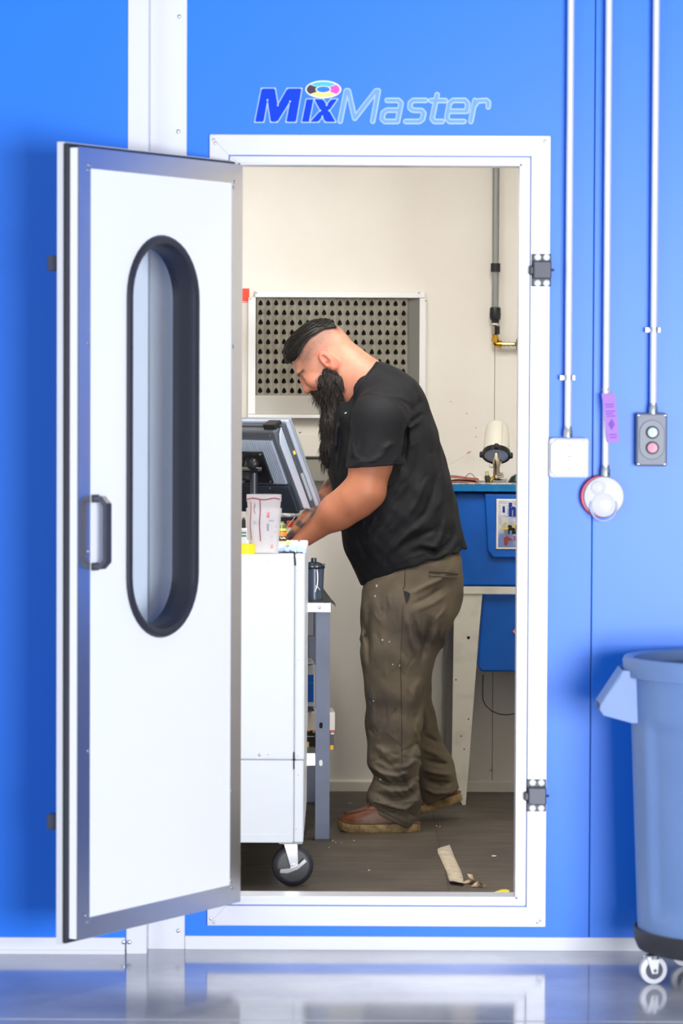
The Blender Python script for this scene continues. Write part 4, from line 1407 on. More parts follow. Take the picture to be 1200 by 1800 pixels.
# yellow block
q = on_cab(436, CY + 0.02)
yb = thing('tape_roll', q, 'bright yellow roll at the front edge of the white cabinet', 'tape roll')
z1_ = P(436, 957, CY + 0.012).z
MB().lathe((q.x - 0.006, CY + 0.045, ZC), (q.x - 0.006, CY + 0.045, 10), [(0, 0.014), (0, 0.0255), (z1_ - ZC, 0.0255), (z1_ - ZC, 0.014), (0, 0.014)], 30, caps=False).build('wound_tape', mat('bright_yellow', (250, 226, 20), 0.5), yb, smooth=True)
MB().lathe((q.x - 0.006, CY + 0.045, ZC + 0.0005), (q.x - 0.006, CY + 0.045, 10), [(0, 0.0125), (0, 0.0138), (z1_ - ZC - .001, 0.0138), (z1_ - ZC - .001, 0.0125), (0, 0.0125)], 24, caps=False).build('core', mat('card_core', (190, 170, 140), 0.8), yb, smooth=True)
# small carton with green stripes and a dark canister behind the cups
bx_ = thing('small_carton', on_cab(428, 1.0), 'white carton with green stripes behind the measuring cups', 'carton')
q = on_cab(424, 0.98)
ztop = P(428, 930, 0.98).z
MB().box((q.x - 0.03, 0.98, ZC), (P(433, 940, 0.98).x, 1.05, ztop)).build('box', WHITE, bx_, bevel=0.001)
for py in (936.5, 942):
    MB().box((q.x - 0.02, 0.9792, P(428, py + 1.3, 0.98).z), (P(433, 940, 0.98).x - 0.0005, 0.9805, P(428, py - 1.3, 0.98).z)).build('stripe', mat('stripe_green', (30, 110, 90), 0.5), bx_)
q = on_cab(428, 1.12)
cn = thing('dark_canister', q, 'narrow black canister between the door edge and the cups', 'canister')
MB().lathe(q, q + Vector((0, 0, 1)), [(0, 0.0075), (P(428, 915, 1.12).z - ZC, 0.006), (P(428, 912, 1.12).z - ZC, 0.004)], 16).build('body', BLACKP, cn, smooth=True)
MB().lathe(q, q + Vector((0, 0, 1)), [(P(428, 915, 1.12).z - ZC + .0005, 0.0045), (P(428, 910, 1.12).z - ZC, 0.0045)], 12).build('cap', DARKG, cn, smooth=True)
# spray can with orange and black label
sy = 1.44
q = on_cab(494, sy)
can = thing('label_can', q, 'small can with an orange and black label behind the cups', 'can')
rcan = 0.0165
zt2 = P(494, 922, sy).z - ZC
MB().lathe(q, q + Vector((0, 0, 1)), [(0, rcan), (zt2, rcan), (zt2 + 0.006, rcan * .6), (zt2 + .01, rcan * .55)], 24).build('can', mat('can_olive', (96, 104, 60), 0.35, 0.3), can, smooth=True)
for a, b2, c in ((929, 933, (190, 200, 70)), (935, 942.5, (240, 120, 20)), (942.6, 950.5, (20, 20, 22)), (951, 953, (220, 200, 50))):
    za_, zb_2 = P(494, b2, sy - rcan).z, P(494, a, sy - rcan).z
    MB().lathe((q.x, q.y, za_), (q.x, q.y, 10), [(0, rcan + .0004), (zb_2 - za_, rcan + .0004)], 24, caps=False).build('label_band', mat('can_band_%d' % a, c, 0.4), can, smooth=True)
k_ = (sy - rcan - CAM.y) / FPX
put_text('LAL', 3.2 * k_ / .7, P(492.6, 947, sy - rcan - .0012), (1, 0, 0), (0, 0, 1), 'lettering', mat('can_white', (240, 240, 236), 0.4), can, bold=.0002, width=9.5 * k_)
# blue shop towel, crumpled
ty = CY + 0.13
q = on_cab(513, ty)
nx_, ny_ = 22, 14
vs, fs = [], []
wv = P(535, 960, ty).x - P(487, 960, ty).x
for i in range(nx_ + 1):
    for j in range(ny_ + 1):
        s, t_ = i / nx_, j / ny_
        env = (math.sin(math.pi * min(max(s * 0.92 + 0.06, 0), 1)) ** 0.6) * (math.sin(math.pi * (0.08 + 0.84 * t_)) ** 0.5)
        hgt = 0.019 * env * (0.8 + 0.35 * math.sin(9 * s + 3 * t_) * math.cos(7 * t_ - 4 * s)) + 0.003 * math.sin(31 * s + 17 * t_)
        vs.append((q.x - wv / 2 + wv * s, ty - 0.045 + 0.13 * t_ + 0.006 * math.sin(12 * s), ZC + 0.0015 + max(hgt, 0.0)))
for i in range(nx_):
    for j in range(ny_):
        fs.append((i * (ny_ + 1) + j, (i + 1) * (ny_ + 1) + j, (i + 1) * (ny_ + 1) + j + 1, i * (ny_ + 1) + j + 1))
tw = MB().add(vs, fs).build('shop_towel', mat('pale_blue_towel', (168, 192, 238), 0.85, bump=(200, 0.3)), smooth=True)
tw.modifiers.new('thickness', 'SOLIDIFY').thickness = 0.002
tag(tw, 'crumpled pale blue shop towel at the right end of the cabinet top', 'towel')
ys_ = thing('yellow_scrap', on_cab(505, ty + .1), 'flat yellow tag lying on the blue shop towel', 'tag')
MB().add([P(502, 953, ty + .02), P(510, 952, ty + .02), P(510, 956, ty + .01), P(503, 957.5, ty + .01)], [(0, 1, 2, 3)]).build('card', mat('bright_yellow', (250, 226, 20), 0.5), ys_).modifiers.new('thickness', 'SOLIDIFY').thickness = 0.001

# ================================================================== WORKBENCH BEHIND THE CABINET
BYF = 1.62
ZBT = P(560, 1057, BYF).z
bcx = P(583, 1059, BYF).x
RZ = math.radians(2.8)
bench = thing('workbench', (bcx, BYF, ZF), 'slate steel workbench with black top between cabinet and man', 'workbench', rotz=RZ)
SLATE = mat('slate_blue_steel', (86, 96, 122), 0.42, var=(6, (74, 84, 108), 0.45, 0.7))
H = ZBT - ZF
hs = P(560, 1059, BYF).z - P(560, 1078, BYF).z
BD = 1.02
MB().box((-1.0, -0.012, H - 0.004), (0.004, BD, H)).build('top_mat', mat('black_mat', (44, 42, 44), 0.6), bench, local=True, bevel=0.001)
MB().box((-1.0, -0.008, H - hs), (-0.004, BD, H - 0.004)).build('top_frame', GALV, bench, local=True, bevel=0.001)
MB().prism([(0.002, 0.0, H), (0.010, 0.0, H - 0.006), (0.014, 0.0, H - 0.020), (0.009, 0.0, H - 0.012), (-0.002, 0.0, H - 0.004)], (0, 0.12, 0)).build('mat_flap', mat('black_mat', (44, 42, 44), 0.6), bench, local=True)
sc_ = Vector((-0.040, -0.008, H - 0.019))
MB().lathe(sc_, sc_ + Vector((0, -1, 0)), [(0, .0055), (.003, .0055), (.004, .0035)], 12).build('screw', CHROME, bench, local=True, smooth=True)
for yy in (0.0, 0.97):
    for xx in (-0.005, -0.95):
        lg = MB().box((xx - 0.046, yy, 0.004), (xx, yy + 0.003, H - hs)).box((xx - 0.003, yy + .003, 0.004), (xx, yy + 0.040, H - hs)).build('leg', SLATE, bench, local=True)
        MB().box((xx - 0.050, yy - 0.006, 0.0), (xx + 0.004, yy + 0.044, 0.006)).build('foot', BLACKP, lg, local=True, bevel=0.001)
        if xx > -0.5 and yy == 0:
            for py in (1275, 1341):
                zz = P(563, py, BYF).z - ZF
                MB().prism(stadium(-0.039, -0.028, zz - 0.010, zz + 0.010, -0.0002, 6), (0, -0.0006, 0)).build('slot', DARKHOLE if py == 1275 else mat('bright_slot', (226, 228, 230), 0.5), lg, local=True)
MB().box((-0.99, 0.03, H - 0.115), (-0.055, 0.5, H - hs - 0.002)).build('drawer_box', mat('black_drawer', (22, 24, 32), 0.45), bench, local=True, bevel=0.002)
zs1 = P(545, 1322, BYF + .03).z - ZF
MB().box((-0.97, 0.006, zs1 - 0.042), (-0.048, 0.95, zs1)).build('lower_shelf', GALV, bench, local=True, bevel=0.001)
zs2 = P(545, 1245, BYF + .15).z - ZF
MB().box((-0.97, 0.10, zs2 - 0.004), (-0.052, 0.95, zs2)).build('wire_shelf', mat('black_shelf', (34, 32, 34), 0.5), bench, local=True)
MB().box((-0.97, 0.55, zs2 + .002), (-0.052, 0.556, H - hs - 0.002)).build('rear_panel', mat('dark_navy_panel', (22, 34, 56), 0.5), bench, local=True)


def bl(px, py, yl):
    """bench-local x, z at local depth yl"""
    d = ray(px, py)
    inv = WM[bench.name].inverted()
    o_ = inv @ CAM
    dd = inv.to_3x3() @ d
    s = (yl - o_.y) / dd.y
    q_ = o_ + dd * s
    return q_.x, q_.z


def bench_box(px0, py0, px1, py1, yl, dep, name, m_, parent):
    a_ = bl(px0, (py0 + py1) / 2, yl)[0]
    c_ = bl(px1, (py0 + py1) / 2, yl)[0]
    z0_, z1_ = bl((px0 + px1) / 2, py1, yl)[1], bl((px0 + px1) / 2, py0, yl)[1]
    mb_ = MB().box((a_, yl, z0_), (c_, yl + dep, z1_))
    w = WM[bench.name]
    mb_.v = [w @ p for p in mb_.v]
    return mb_.build(name, m_, parent, bevel=0.0008)


def bw_(px, py, yl):
    x_, z_ = bl(px, py, yl)
    return WM[bench.name] @ Vector((x_, yl, z_))


# boxes on the shelves
pb1 = thing('product_box', bw_(560, 1320, .2), 'black, white and yellow carton on the lowest bench shelf', 'carton')
bench_box(505, 1284, 586.5, 1314.5, .20, .16, 'carton', mat('carton_black', (26, 24, 28), 0.45), pb1)
bench_box(505, 1252, 588.5, 1283.8, .199, .17, 'white_panel', mat('carton_white', (226, 222, 214), 0.5), pb1)
for r_, c in (((580, 1310, 586, 1318), (246, 180, 20)), ((531, 1304, 543, 1319), (240, 206, 120)), ((581, 1283, 586, 1288), (226, 90, 110)), ((549, 1283, 554, 1288), (222, 160, 120)), ((534, 1284, 545, 1286), (226, 140, 40)), ((534, 1294, 552, 1295.4), (190, 190, 196)), ((545, 1314, 549, 1318), (232, 190, 130)), ((581, 1288, 587, 1291), (230, 225, 225))):
    bench_box(*r_, .1985, .004, 'print', mat('carton_ink_%d_%d' % (c[0], c[1]), c, 0.5), pb1)
pb2 = thing('paper_box', bw_(545, 1240, .25), 'white box with a blue front patch on the middle bench shelf', 'carton')
bench_box(500, 1170, 554, 1242, .22, .2, 'carton', mat('carton_grey_white', (206, 210, 222), 0.5), pb2)
bench_box(512, 1186, 551, 1234, .2188, .003, 'blue_patch', mat('carton_blue', (14, 100, 206), 0.45), pb2)
bench_box(512, 1200, 551, 1200.8, .218, .003, 'print_line', mat('carton_pale_blue', (90, 160, 230), 0.45), pb2)
bench_box(500, 1164, 551, 1167.5, .22, .2, 'flap', WHITE, pb2)
pb3 = thing('notebook', bw_(535, 1165, .3), 'upright white booklet under the black bench drawer', 'booklet')
bench_box(505, 1118, 540, 1164.5, .30, .02, 'pages', mat('paper_white', (222, 218, 208), 0.6), pb3)
bench_box(505, 1117.5, 541, 1165, .298, .0015, 'cover', mat('cover_white', (232, 230, 224), 0.5), pb3)

# tinted mixing cup with lid on the bench corner
cy_ = BYF + 0.075
kk = (cy_ - CAM.y) / FPX
q = Vector((P(551, 1040, cy_).x, cy_, ZBT))
tc_ = thing('tinted_cup', q, 'smoky tinted cup with a dark lid and white drip on the bench corner', 'cup')
TINT = mat('smoky_plastic', (92, 108, 134), 0.22, trans=0.55, alpha=0.9)
ht = P(551, 998, cy_ - .03).z - ZBT
MB().lathe(q, q + Vector((0, 0, 1)), [(0.001, 0.001), (0.001, 0.0305), (ht, 0.0345), (ht, 0.0325), (0.004, 0.029), (0.004, 0.001)], 32, caps=False).build('cup', TINT, tc_, smooth=True)
ld = MB().lathe(q + Vector((0, 0, ht - 0.004)), q + Vector((0, 0, 10)), [(0, 0.0355), (0.006, 0.0375), (0.008, 0.036), (0.018, 0.024), (0.022, 0.012), (0.022, 0.009), (0.034, 0.009), (0.035, 0.001)], 32, caps=False).build('lid', mat('dark_teal_lid', (26, 40, 52), 0.25), tc_, smooth=True)
MB().prism([P(562, 992, cy_ - .01), P(571, 991, cy_ - .01), P(571, 995, cy_ - .01), P(568, 999, cy_ - .01), P(562, 999, cy_ - .01)], (0, .02, 0)).build('spout_tab', mat('dark_teal_lid', (26, 40, 52), 0.25), ld, bevel=.001)
dy_ = cy_ - 0.034
for pts, w in (([(557, 1001), (558, 1010), (558, 1020), (557.5, 1028), (555, 1036), (553, 1041)], .0022), ([(553, 1030), (557, 1030), (562, 1037)], .0011)):
    MB().tube([P(a_, b2, dy_ + .003) for a_, b2 in pts], w, 6).build('white_drip', mat('white_paint_drip', (238, 240, 246), 0.4), tc_)
# ================================================================== INDUSTRIAL MONITOR ON ITS ARM
MYN = 1.86                                   # depth of its near edge
top_n = P(513, 733, MYN)                     # near top corner of the screen front
bot_n = P(566, 884, MYN)
th = math.radians(46)
nh = Vector((math.cos(th), math.sin(th), 0))           # the way the screen faces
wdir = Vector((-math.sin(th), math.cos(th), 0))        # along its width, away from the camera
lean = (bot_n.x - top_n.x) / math.cos(th)
hgt = top_n.z - bot_n.z
hvec = Vector((0, 0, hgt)) - nh * lean
MH = hvec.length
hdir = hvec / MH
sdir = wdir.cross(hdir).normalized()
if sdir.dot(nh) < 0:
    sdir = -sdir
# local axes: x along the width, y out of the back, z up the panel
RM = Matrix((wdir, -sdir, hdir)).transposed()
org = Vector((bot_n.x, MYN, bot_n.z))
mon = thing('monitor', org, 'grey industrial touch monitor seen from behind on a black stand', 'monitor', rot=RM)
SILV = mat('silver_housing', (158, 168, 184), 0.36, 0.45)
LSIL = mat('pale_silver_fin', (188, 200, 222), 0.34, 0.4)
GUN = mat('gunmetal_casing', (92, 98, 108), 0.4, 0.5)
DKC = mat('dark_slate_casing', (50, 58, 72), 0.42, 0.3)
MW = 0.40


def mbox(x0, x1, y0, y1, z0, z1, nm, m_, par=mon, bev=0.002):
    return MB().box((x0, y0, z0), (x1, y1, z1)).build(nm, m_, par, local=True, bevel=bev)


mbox(0, MW, 0.0, 0.012, 0, MH, 'front_bezel', SILV, bev=0.004)
mbox(0.012, MW - 0.012, -0.001, 0.002, 0.014, MH - 0.014, 'screen', mat('dark_screen', (16, 18, 22), 0.15))
mbox(0.0005, MW - 0.0005, 0.0125, 0.028, 0.0005, MH - 0.0005, 'rear_bezel', LSIL, bev=0.003)
band_ = mbox(0.006, MW - 0.006, 0.028, 0.046, 0.006, MH - 0.008, 'dark_band', GUN)
mbox(0.0052, 0.0062, 0.030, 0.041, 0.20, 0.213, 'yellow_sticker', mat('sticker_yellow', (226, 184, 84), 0.5), band_, 0)
mbox(0.0052, 0.0062, 0.030, 0.042, 0.03, 0.13, 'connector_cover', mat('grey_cover', (150, 160, 170), 0.5), band_, 0)
fin = MB().prism([(0.010, 0.046, 0.0), (0.010, 0.074, 0.02), (0.010, 0.076, MH - 0.06), (0.010, 0.064, MH - 0.03), (0.010, 0.046, MH - 0.012)], (0.006, 0, 0)).build('side_fin', LSIL, mon, local=True, bevel=0.002)
case = mbox(0.018, MW - 0.018, 0.046, 0.078, 0.01, MH - 0.012, 'rear_casing', GUN, bev=0.006)
for k in range(34):                           # heat sink ribs
    x_ = 0.040 + k * 0.0094
    mbox(x_, x_ + 0.0046, 0.077, 0.086, 0.115, MH - 0.045, 'rib', LSIL, case, 0)
mbox(0.03, MW - 0.03, 0.077, 0.090, 0.006, 0.108, 'lower_cover', DKC, bev=0.003)
vp = mbox(0.095, 0.235, 0.085, 0.092, 0.118, 0.235, 'mount_plate', BLACKP)
for xx in (0.105, 0.225):
    for zz in (0.126, 0.227):
        MB().cyl((xx, 0.091, zz), (xx, 0.094, zz), 0.004, n=10).build('screw', CHROME, vp, local=True)
for xx in (0.05, 0.12, 0.19, 0.26):
    for zz in (0.1, MH - 0.03):
        MB().cyl((xx, 0.089 if zz < .2 else .077, zz), (xx, 0.0915 if zz < .2 else .080, zz), 0.0032, n=10).build('screw', CHROME, mon, local=True)
mbox(0.02, 0.075, 0.030, 0.066, MH - 0.013, MH + 0.006, 'top_clip', BLACKP, bev=0.003)
# arm: ball, clamp, post
bc = RM @ Vector((0.165, 0.120, 0.165)) + org
MB().cyl((0.165, 0.09, 0.165), (0.165, 0.118, 0.165), 0.013, n=16).build('ball_stem', BLACKP, mon, local=True, smooth=True)
arm = thing('monitor_stand', Vector((P(444.5, 870, bc.y - .02).x, bc.y - .02, ZBT)), 'black ball and post stand holding the monitor above the bench', 'stand')
ax0 = Vector((P(444.5, 830, bc.y - .02).x, bc.y - .02, 0))
MB().ball(bc, 0.021).build('ball', BLACKP, arm, smooth=True)
b2 = Vector((ax0.x + .004, ax0.y, P(446, 815, ax0.y).z))
MB().tube([bc, bc.lerp(b2, .5), b2], [0.032, 0.026, 0.032], 14).build('clamp', BLACKP, arm, smooth=True)
mid = bc.lerp(b2, .5)
MB().cyl(mid - Vector((0.03, 0.02, 0)), mid + Vector((0.035, -0.02, 0)), 0.010, n=12).build('clamp_knob', BLACKP, arm, smooth=True)
MB().ball(b2, 0.021).build('ball', BLACKP, arm, smooth=True)
MB().cyl((b2.x, b2.y, ZBT), b2, 0.0125, n=20).build('post', mat('blue_black_tube', (34, 38, 54), 0.35), arm, smooth=True)
MB().lathe((b2.x, b2.y, ZBT), (b2.x, b2.y, 10), [(0, 0.05), (0.006, 0.05), (0.010, 0.03)], 28).build('base_plate', BLACKP, arm, smooth=True)
# cable hanging from the monitor
cb2 = thing('monitor_cable', P(500, 925, 2.0), 'pale thin cable hanging from the monitor to the bench', 'cable')
MB().tube([RM @ Vector((0.012, 0.05, 0.10)) + org, P(515, 868, 1.87), P(528, 884, 1.9), P(521, 901, 1.93), P(516, 912, 1.95), P(507, 922, 1.97), P(498, 940, 2.0), Vector((P(497, 960, 2.0).x, 2.0, ZBT + .004))], 0.0022, 8).build('cord', mat('grey_white_cord', (196, 196, 190), 0.5), cb2, smooth=True)

# ------------------------------------------------------------------ bottle with orange cap on the bench
q = Vector((P(512, 920, 2.34).x, 2.34, ZBT))
ob = thing('solvent_bottle', q, 'white bottle with an orange cap behind the forearm', 'bottle')
hz = P(512, 927, 2.34).z - ZBT
MB().lathe(q, q + Vector((0, 0, 1)), [(0, 0.034), (0.004, 0.036), (hz - 0.04, 0.036), (hz - 0.015, 0.024), (hz, 0.015)], 24).build('body', mat('bottle_white', (214, 206, 198), 0.45), ob, smooth=True)
MB().lathe(q + Vector((0, 0, hz)), q + Vector((0, 0, 10)), [(0, 0.0165), (0.020, 0.0165), (0.0225, 0.014)], 24).build('cap', mat('signal_orange', (240, 72, 22), 0.4), ob, smooth=True)
# clear cup and dark canister behind the monitor
ty0 = YB - 0.14
gb = thing('wall_tray', P(565, 842, ty0), 'grey plastic tray on the back wall behind the beard', 'tray')
MB().prism([P(543, 846, ty0), P(640, 846, ty0), P(646, 806, ty0), P(538, 806, ty0)], (0, .139, 0)).build('tub', mat('grey_translucent', (176, 174, 166), 0.35, trans=.3), gb, bevel=.003)
MB().box((P(536, 806, ty0).x, ty0 - .006, P(560, 806, ty0).z), (P(648, 806, ty0).x, YB + .0005, P(560, 803, ty0).z)).build('rim', mat('dark_rim', (56, 56, 54), 0.5), gb, bevel=.002)
q = Vector((P(506, 905, 2.52).x, 2.52, ZBT))
dk = thing('paint_tin', q, 'dark blue paint tin with silver lid below the monitor', 'tin')
hz = P(506, 908, 2.52).z - ZBT
MB().lathe(q, q + Vector((0, 0, 1)), [(0, 0.055), (hz, 0.055)], 28).build('tin', mat('tin_dark_blue', (24, 34, 56), 0.35), dk, smooth=True)
MB().lathe(q + Vector((0, 0, hz)), q + Vector((0, 0, 10)), [(0, 0.057), (0.006, 0.057), (0.006, 0.045), (0.003, 0.044)], 28).build('lid', GALV, dk, smooth=True)

# ================================================================== ON THE FLOOR OF THE ROOM
TAPE = mat('masking_tape', (196, 182, 156), 0.75, var=(30, (166, 160, 150), 0.42, 0.6))


def fl(px, py, dz=0.001):
    q_ = F(px, py, ZF + dz)
    return q_


def zm5(zx, zy, dz=0.001):
    return fl(740 + zx / 6.0, 1460 + zy / 6.0, dz)


tp1 = MB()
L = [(172, 195, .010), (175, 235, .003), (205, 300, .002), (235, 370, .002), (270, 440, .002), (285, 500, .004), (300, 535, .010)]
R_ = [(300, 150, .010), (325, 215, .003), (350, 280, .002), (385, 355, .002), (415, 420, .002), (440, 490, .004), (447, 555, .010)]
vs = []
for l, r2 in zip(L, R_):
    a_, c_ = zm5(*l), zm5(*r2)
    vs += [a_, a_.lerp(c_, .33) + Vector((0, 0, .0015)), a_.lerp(c_, .66), c_]
fs = []
for i in range(len(L) - 1):
    for j in range(3):
        fs.append((i * 4 + j, i * 4 + j + 1, (i + 1) * 4 + j + 1, (i + 1) * 4 + j))
t_o = tp1.add(vs, fs).build('masking_tape', TAPE, smooth=True)
t_o.modifiers.new('thickness', 'SOLIDIFY').thickness = 0.0008
tag(t_o, 'long torn strip of masking tape on the floor', 'tape')
tp2 = MB()
vs = []
for a_, c_ in (((445, 540, .006), (445, 562, .002)), ((500, 520, .008), (505, 555, .002)), ((550, 515, .014), (560, 545, .004)), ((485, 455, .022), (540, 462, .016)), ((510, 500, .02), (550, 500, .014)), ((590, 530, .016), (580, 556, .004)), ((690, 580, .006), (660, 598, .002)), ((600, 550, .008), (525, 590, .002))):
    vs += [zm5(*a_), zm5(*c_)]
t_s = tp2.add(vs, [(0, 1, 3, 2), (2, 3, 5, 4), (4, 5, 9, 8), (8, 9, 7, 6), (4, 5, 11, 10), (10, 11, 13, 12), (10, 13, 15, 14)]).build('tape_scrap', mat('tape_curl', (206, 182, 148), 0.7), smooth=True)
t_s.modifiers.new('thickness', 'SOLIDIFY').thickness = 0.0008
tag(t_s, 'curled scrap of masking tape at the end of the strip', 'tape')
yl = MB().prism([zm5(*p) for p in ((750, 658), (790, 645), (845, 626), (905, 624), (935, 640), (920, 655), (870, 660))], (0, 0, .0012)).build('yellow_flake', mat('flake_yellow', (240, 222, 24), 0.5))
tag(yl, 'bright yellow paint flake on the floor near the sill', 'flake')
LEGC = 'tiny white crumb on the dark floor beside the bench leg'
for px, py, w, lb in ((585, 1478, 1.5, LEGC), (590, 1481, 1.2, LEGC), (578, 1490, 1.0, LEGC), (600, 1482, 1.0, LEGC), (622, 1478, 1.4, 'tiny white crumb under the toe of the front boot'),
                      (767, 1452, 2.2, 'larger of two white crumbs between the two boots and the tape'), (773, 1453, 1.6, 'smaller of two white crumbs between the two boots and the tape'),
                      (615, 1412, 2.4, 'white crumb on the floor near the back wall, left of the trousers'), (868, 1505, 4.0, 'pale flat chip on the floor nearest the right door jamb'), (648, 1530, 2.0, 'single white crumb on the open floor right of the caster')):
    c = fl(px, py)
    s = w / 520
    o_ = MB().prism([c + Vector((s * math.cos(a) * random.uniform(.6, 1.2), s * 2.2 * math.sin(a) * random.uniform(.6, 1.2), 0)) for a in [k * 1.05 for k in range(6)]], (0, 0, .0012)).build('white_crumb', mat('crumb_white', (214, 208, 196), 0.8))
    tag(o_, lb, 'crumb', 'crumbs on the floor')
# ================================================================== THE MAN
class Field:
    """signed distance on a grid, meshed by surface nets"""

    def __init__(self, lo, hi, h):
        self.lo = np.array(lo, float)
        self.h = h
        self.n = np.ceil((np.array(hi) - self.lo) / h).astype(int) + 1
        self.ax = [self.lo[i] + h * np.arange(self.n[i]) for i in range(3)]
        self.d = np.full(self.n, 0.15, np.float32)

    def sub(self, lo, hi):
        s = []
        for i in range(3):
            a = int(max(0, math.floor((lo[i] - self.lo[i]) / self.h)))
            b_ = int(min(self.n[i], math.ceil((hi[i] - self.lo[i]) / self.h) + 1))
            if b_ <= a:
                return None
            s.append(slice(a, b_))
        return tuple(s)

    def grid(self, s):
        return (self.ax[0][s[0]][:, None, None], self.ax[1][s[1]][None, :, None], self.ax[2][s[2]][None, None, :])

    def put(self, fn, lo, hi, k=0.02, mode='add'):
        s = self.sub(np.array(lo) - k - 3 * self.h, np.array(hi) + k + 3 * self.h)
        if s is None:
            return
        v = fn(*self.grid(s))
        a = self.d[s]
        if mode == 'add':
            h_ = np.clip(0.5 + 0.5 * (a - v) / k, 0, 1)
            self.d[s] = a + (v - a) * h_ - k * h_ * (1 - h_)
        else:
            h_ = np.clip(0.5 - 0.5 * (a + v) / k, 0, 1)
            self.d[s] = a + (-v - a) * h_ + k * h_ * (1 - h_)

    def cone(self, a, b_, ra, rb, k=0.02, ys=1.0, mode='add'):
        """round cone; ys widens it along y"""
        a, b_ = np.array(a, float), np.array(b_, float)
        R = max(ra, rb)
        lo = np.minimum(a, b_) - np.array((R, R * ys, R))
        hi = np.maximum(a, b_) + np.array((R, R * ys, R))
        yc = (a[1] + b_[1]) / 2

        def fn(x, y, z):
            y2 = yc + (y - yc) / ys
            ba = b_ - a
            pa = (x - a[0], y2 - a[1], z - a[2])
            t_ = np.clip((pa[0] * ba[0] + pa[1] * ba[1] + pa[2] * ba[2]) / max(ba.dot(ba), 1e-9), 0, 1)
            dx, dy, dz = pa[0] - t_ * ba[0], pa[1] - t_ * ba[1], pa[2] - t_ * ba[2]
            return np.sqrt(dx * dx + dy * dy + dz * dz) - (ra + (rb - ra) * t_)
        self.put(fn, lo, hi, k, mode)

    def ell(self, c, r, M=None, k=0.02, mode='add'):
        c, r = np.array(c, float), np.array(r, float)
        R = max(r)

        def fn(x, y, z):
            X_, Y_, Z_ = x - c[0], y - c[1], z - c[2]
            if M is not None:
                X_, Y_, Z_ = (M[0][0] * X_ + M[0][1] * Y_ + M[0][2] * Z_, M[1][0] * X_ + M[1][1] * Y_ + M[1][2] * Z_, M[2][0] * X_ + M[2][1] * Y_ + M[2][2] * Z_)
            k0 = np.sqrt((X_ / r[0]) ** 2 + (Y_ / r[1]) ** 2 + (Z_ / r[2]) ** 2) + 1e-9
            k1 = np.sqrt((X_ / r[0] ** 2) ** 2 + (Y_ / r[1] ** 2) ** 2 + (Z_ / r[2] ** 2) ** 2) + 1e-9
            return k0 * (k0 - 1.0) / k1
        self.put(fn, c - R, c + R, k, mode)

    def mesh(self):
        d = self.d
        ins = d < 0
        n0, n1, n2 = d.shape
        cnt = np.zeros((n0 - 1, n1 - 1, n2 - 1), np.int8)
        cor = [(i, j, k) for i in (0, 1) for j in (0, 1) for k in (0, 1)]
        for i, j, k in cor:
            cnt += ins[i:n0 - 1 + i, j:n1 - 1 + j, k:n2 - 1 + k]
        act = np.argwhere((cnt > 0) & (cnt < 8))
        val = np.stack([d[act[:, 0] + i, act[:, 1] + j, act[:, 2] + k] for i, j, k in cor], 1)
        cc_ = np.array(cor, float)
        acc = np.zeros((len(act), 3))
        num = np.zeros(len(act))
        for a in range(8):
            for b_ in range(a + 1, 8):
                if np.abs(cc_[a] - cc_[b_]).sum() != 1:
                    continue
                m = (val[:, a] < 0) != (val[:, b_] < 0)
                t_ = np.where(m, val[:, a] / np.where(m, val[:, a] - val[:, b_], 1), 0)
                acc += np.where(m[:, None], cc_[a] + t_[:, None] * (cc_[b_] - cc_[a]), 0)
                num += m
        vs = self.lo + (act + acc / num[:, None]) * self.h
        idx = np.full(cnt.shape, -1, np.int64)
        idx[act[:, 0], act[:, 1], act[:, 2]] = np.arange(len(act))
        quads = []
        for ax_ in range(3):
            sl0 = [slice(None)] * 3
            sl1 = [slice(None)] * 3
            sl0[ax_] = slice(0, -1)
            sl1[ax_] = slice(1, None)
            a, b_ = ins[tuple(sl0)], ins[tuple(sl1)]
            e = np.argwhere(a != b_)
            u, v = (ax_ + 1) % 3, (ax_ + 2) % 3
            ok = (e[:, u] > 0) & (e[:, v] > 0) & (e[:, u] < d.shape[u] - 1) & (e[:, v] < d.shape[v] - 1)
            e = e[ok]
            s = a[e[:, 0], e[:, 1], e[:, 2]]
            q_ = []
            for du, dv in ((-1, -1), (0, -1), (0, 0), (-1, 0)):
                p_ = e.copy()
                p_[:, u] += du
                p_[:, v] += dv
                q_.append(idx[p_[:, 0], p_[:, 1], p_[:, 2]])
            q_ = np.stack(q_, 1)
            q_[~s] = q_[~s][:, ::-1]
            quads.append(q_)
        qs = np.concatenate(quads)
        used = np.unique(qs)
        remap = np.full(len(vs), -1, np.int64)
        remap[used] = np.arange(len(used))
        return vs[used], remap[qs]


def smooth_mesh(vs, fs, it=2):
    e = np.concatenate([fs[:, [0, 1]], fs[:, [1, 2]], fs[:, [2, 3]], fs[:, [3, 0]]])
    for _ in range(it):
        acc = np.zeros_like(vs)
        n = np.zeros(len(vs))
        np.add.at(acc, e[:, 0], vs[e[:, 1]])
        np.add.at(n, e[:, 0], 1)
        np.add.at(acc, e[:, 1], vs[e[:, 0]])
        np.add.at(n, e[:, 1], 1)
        vs = vs * 0.5 + 0.5 * acc / n[:, None]
    return vs


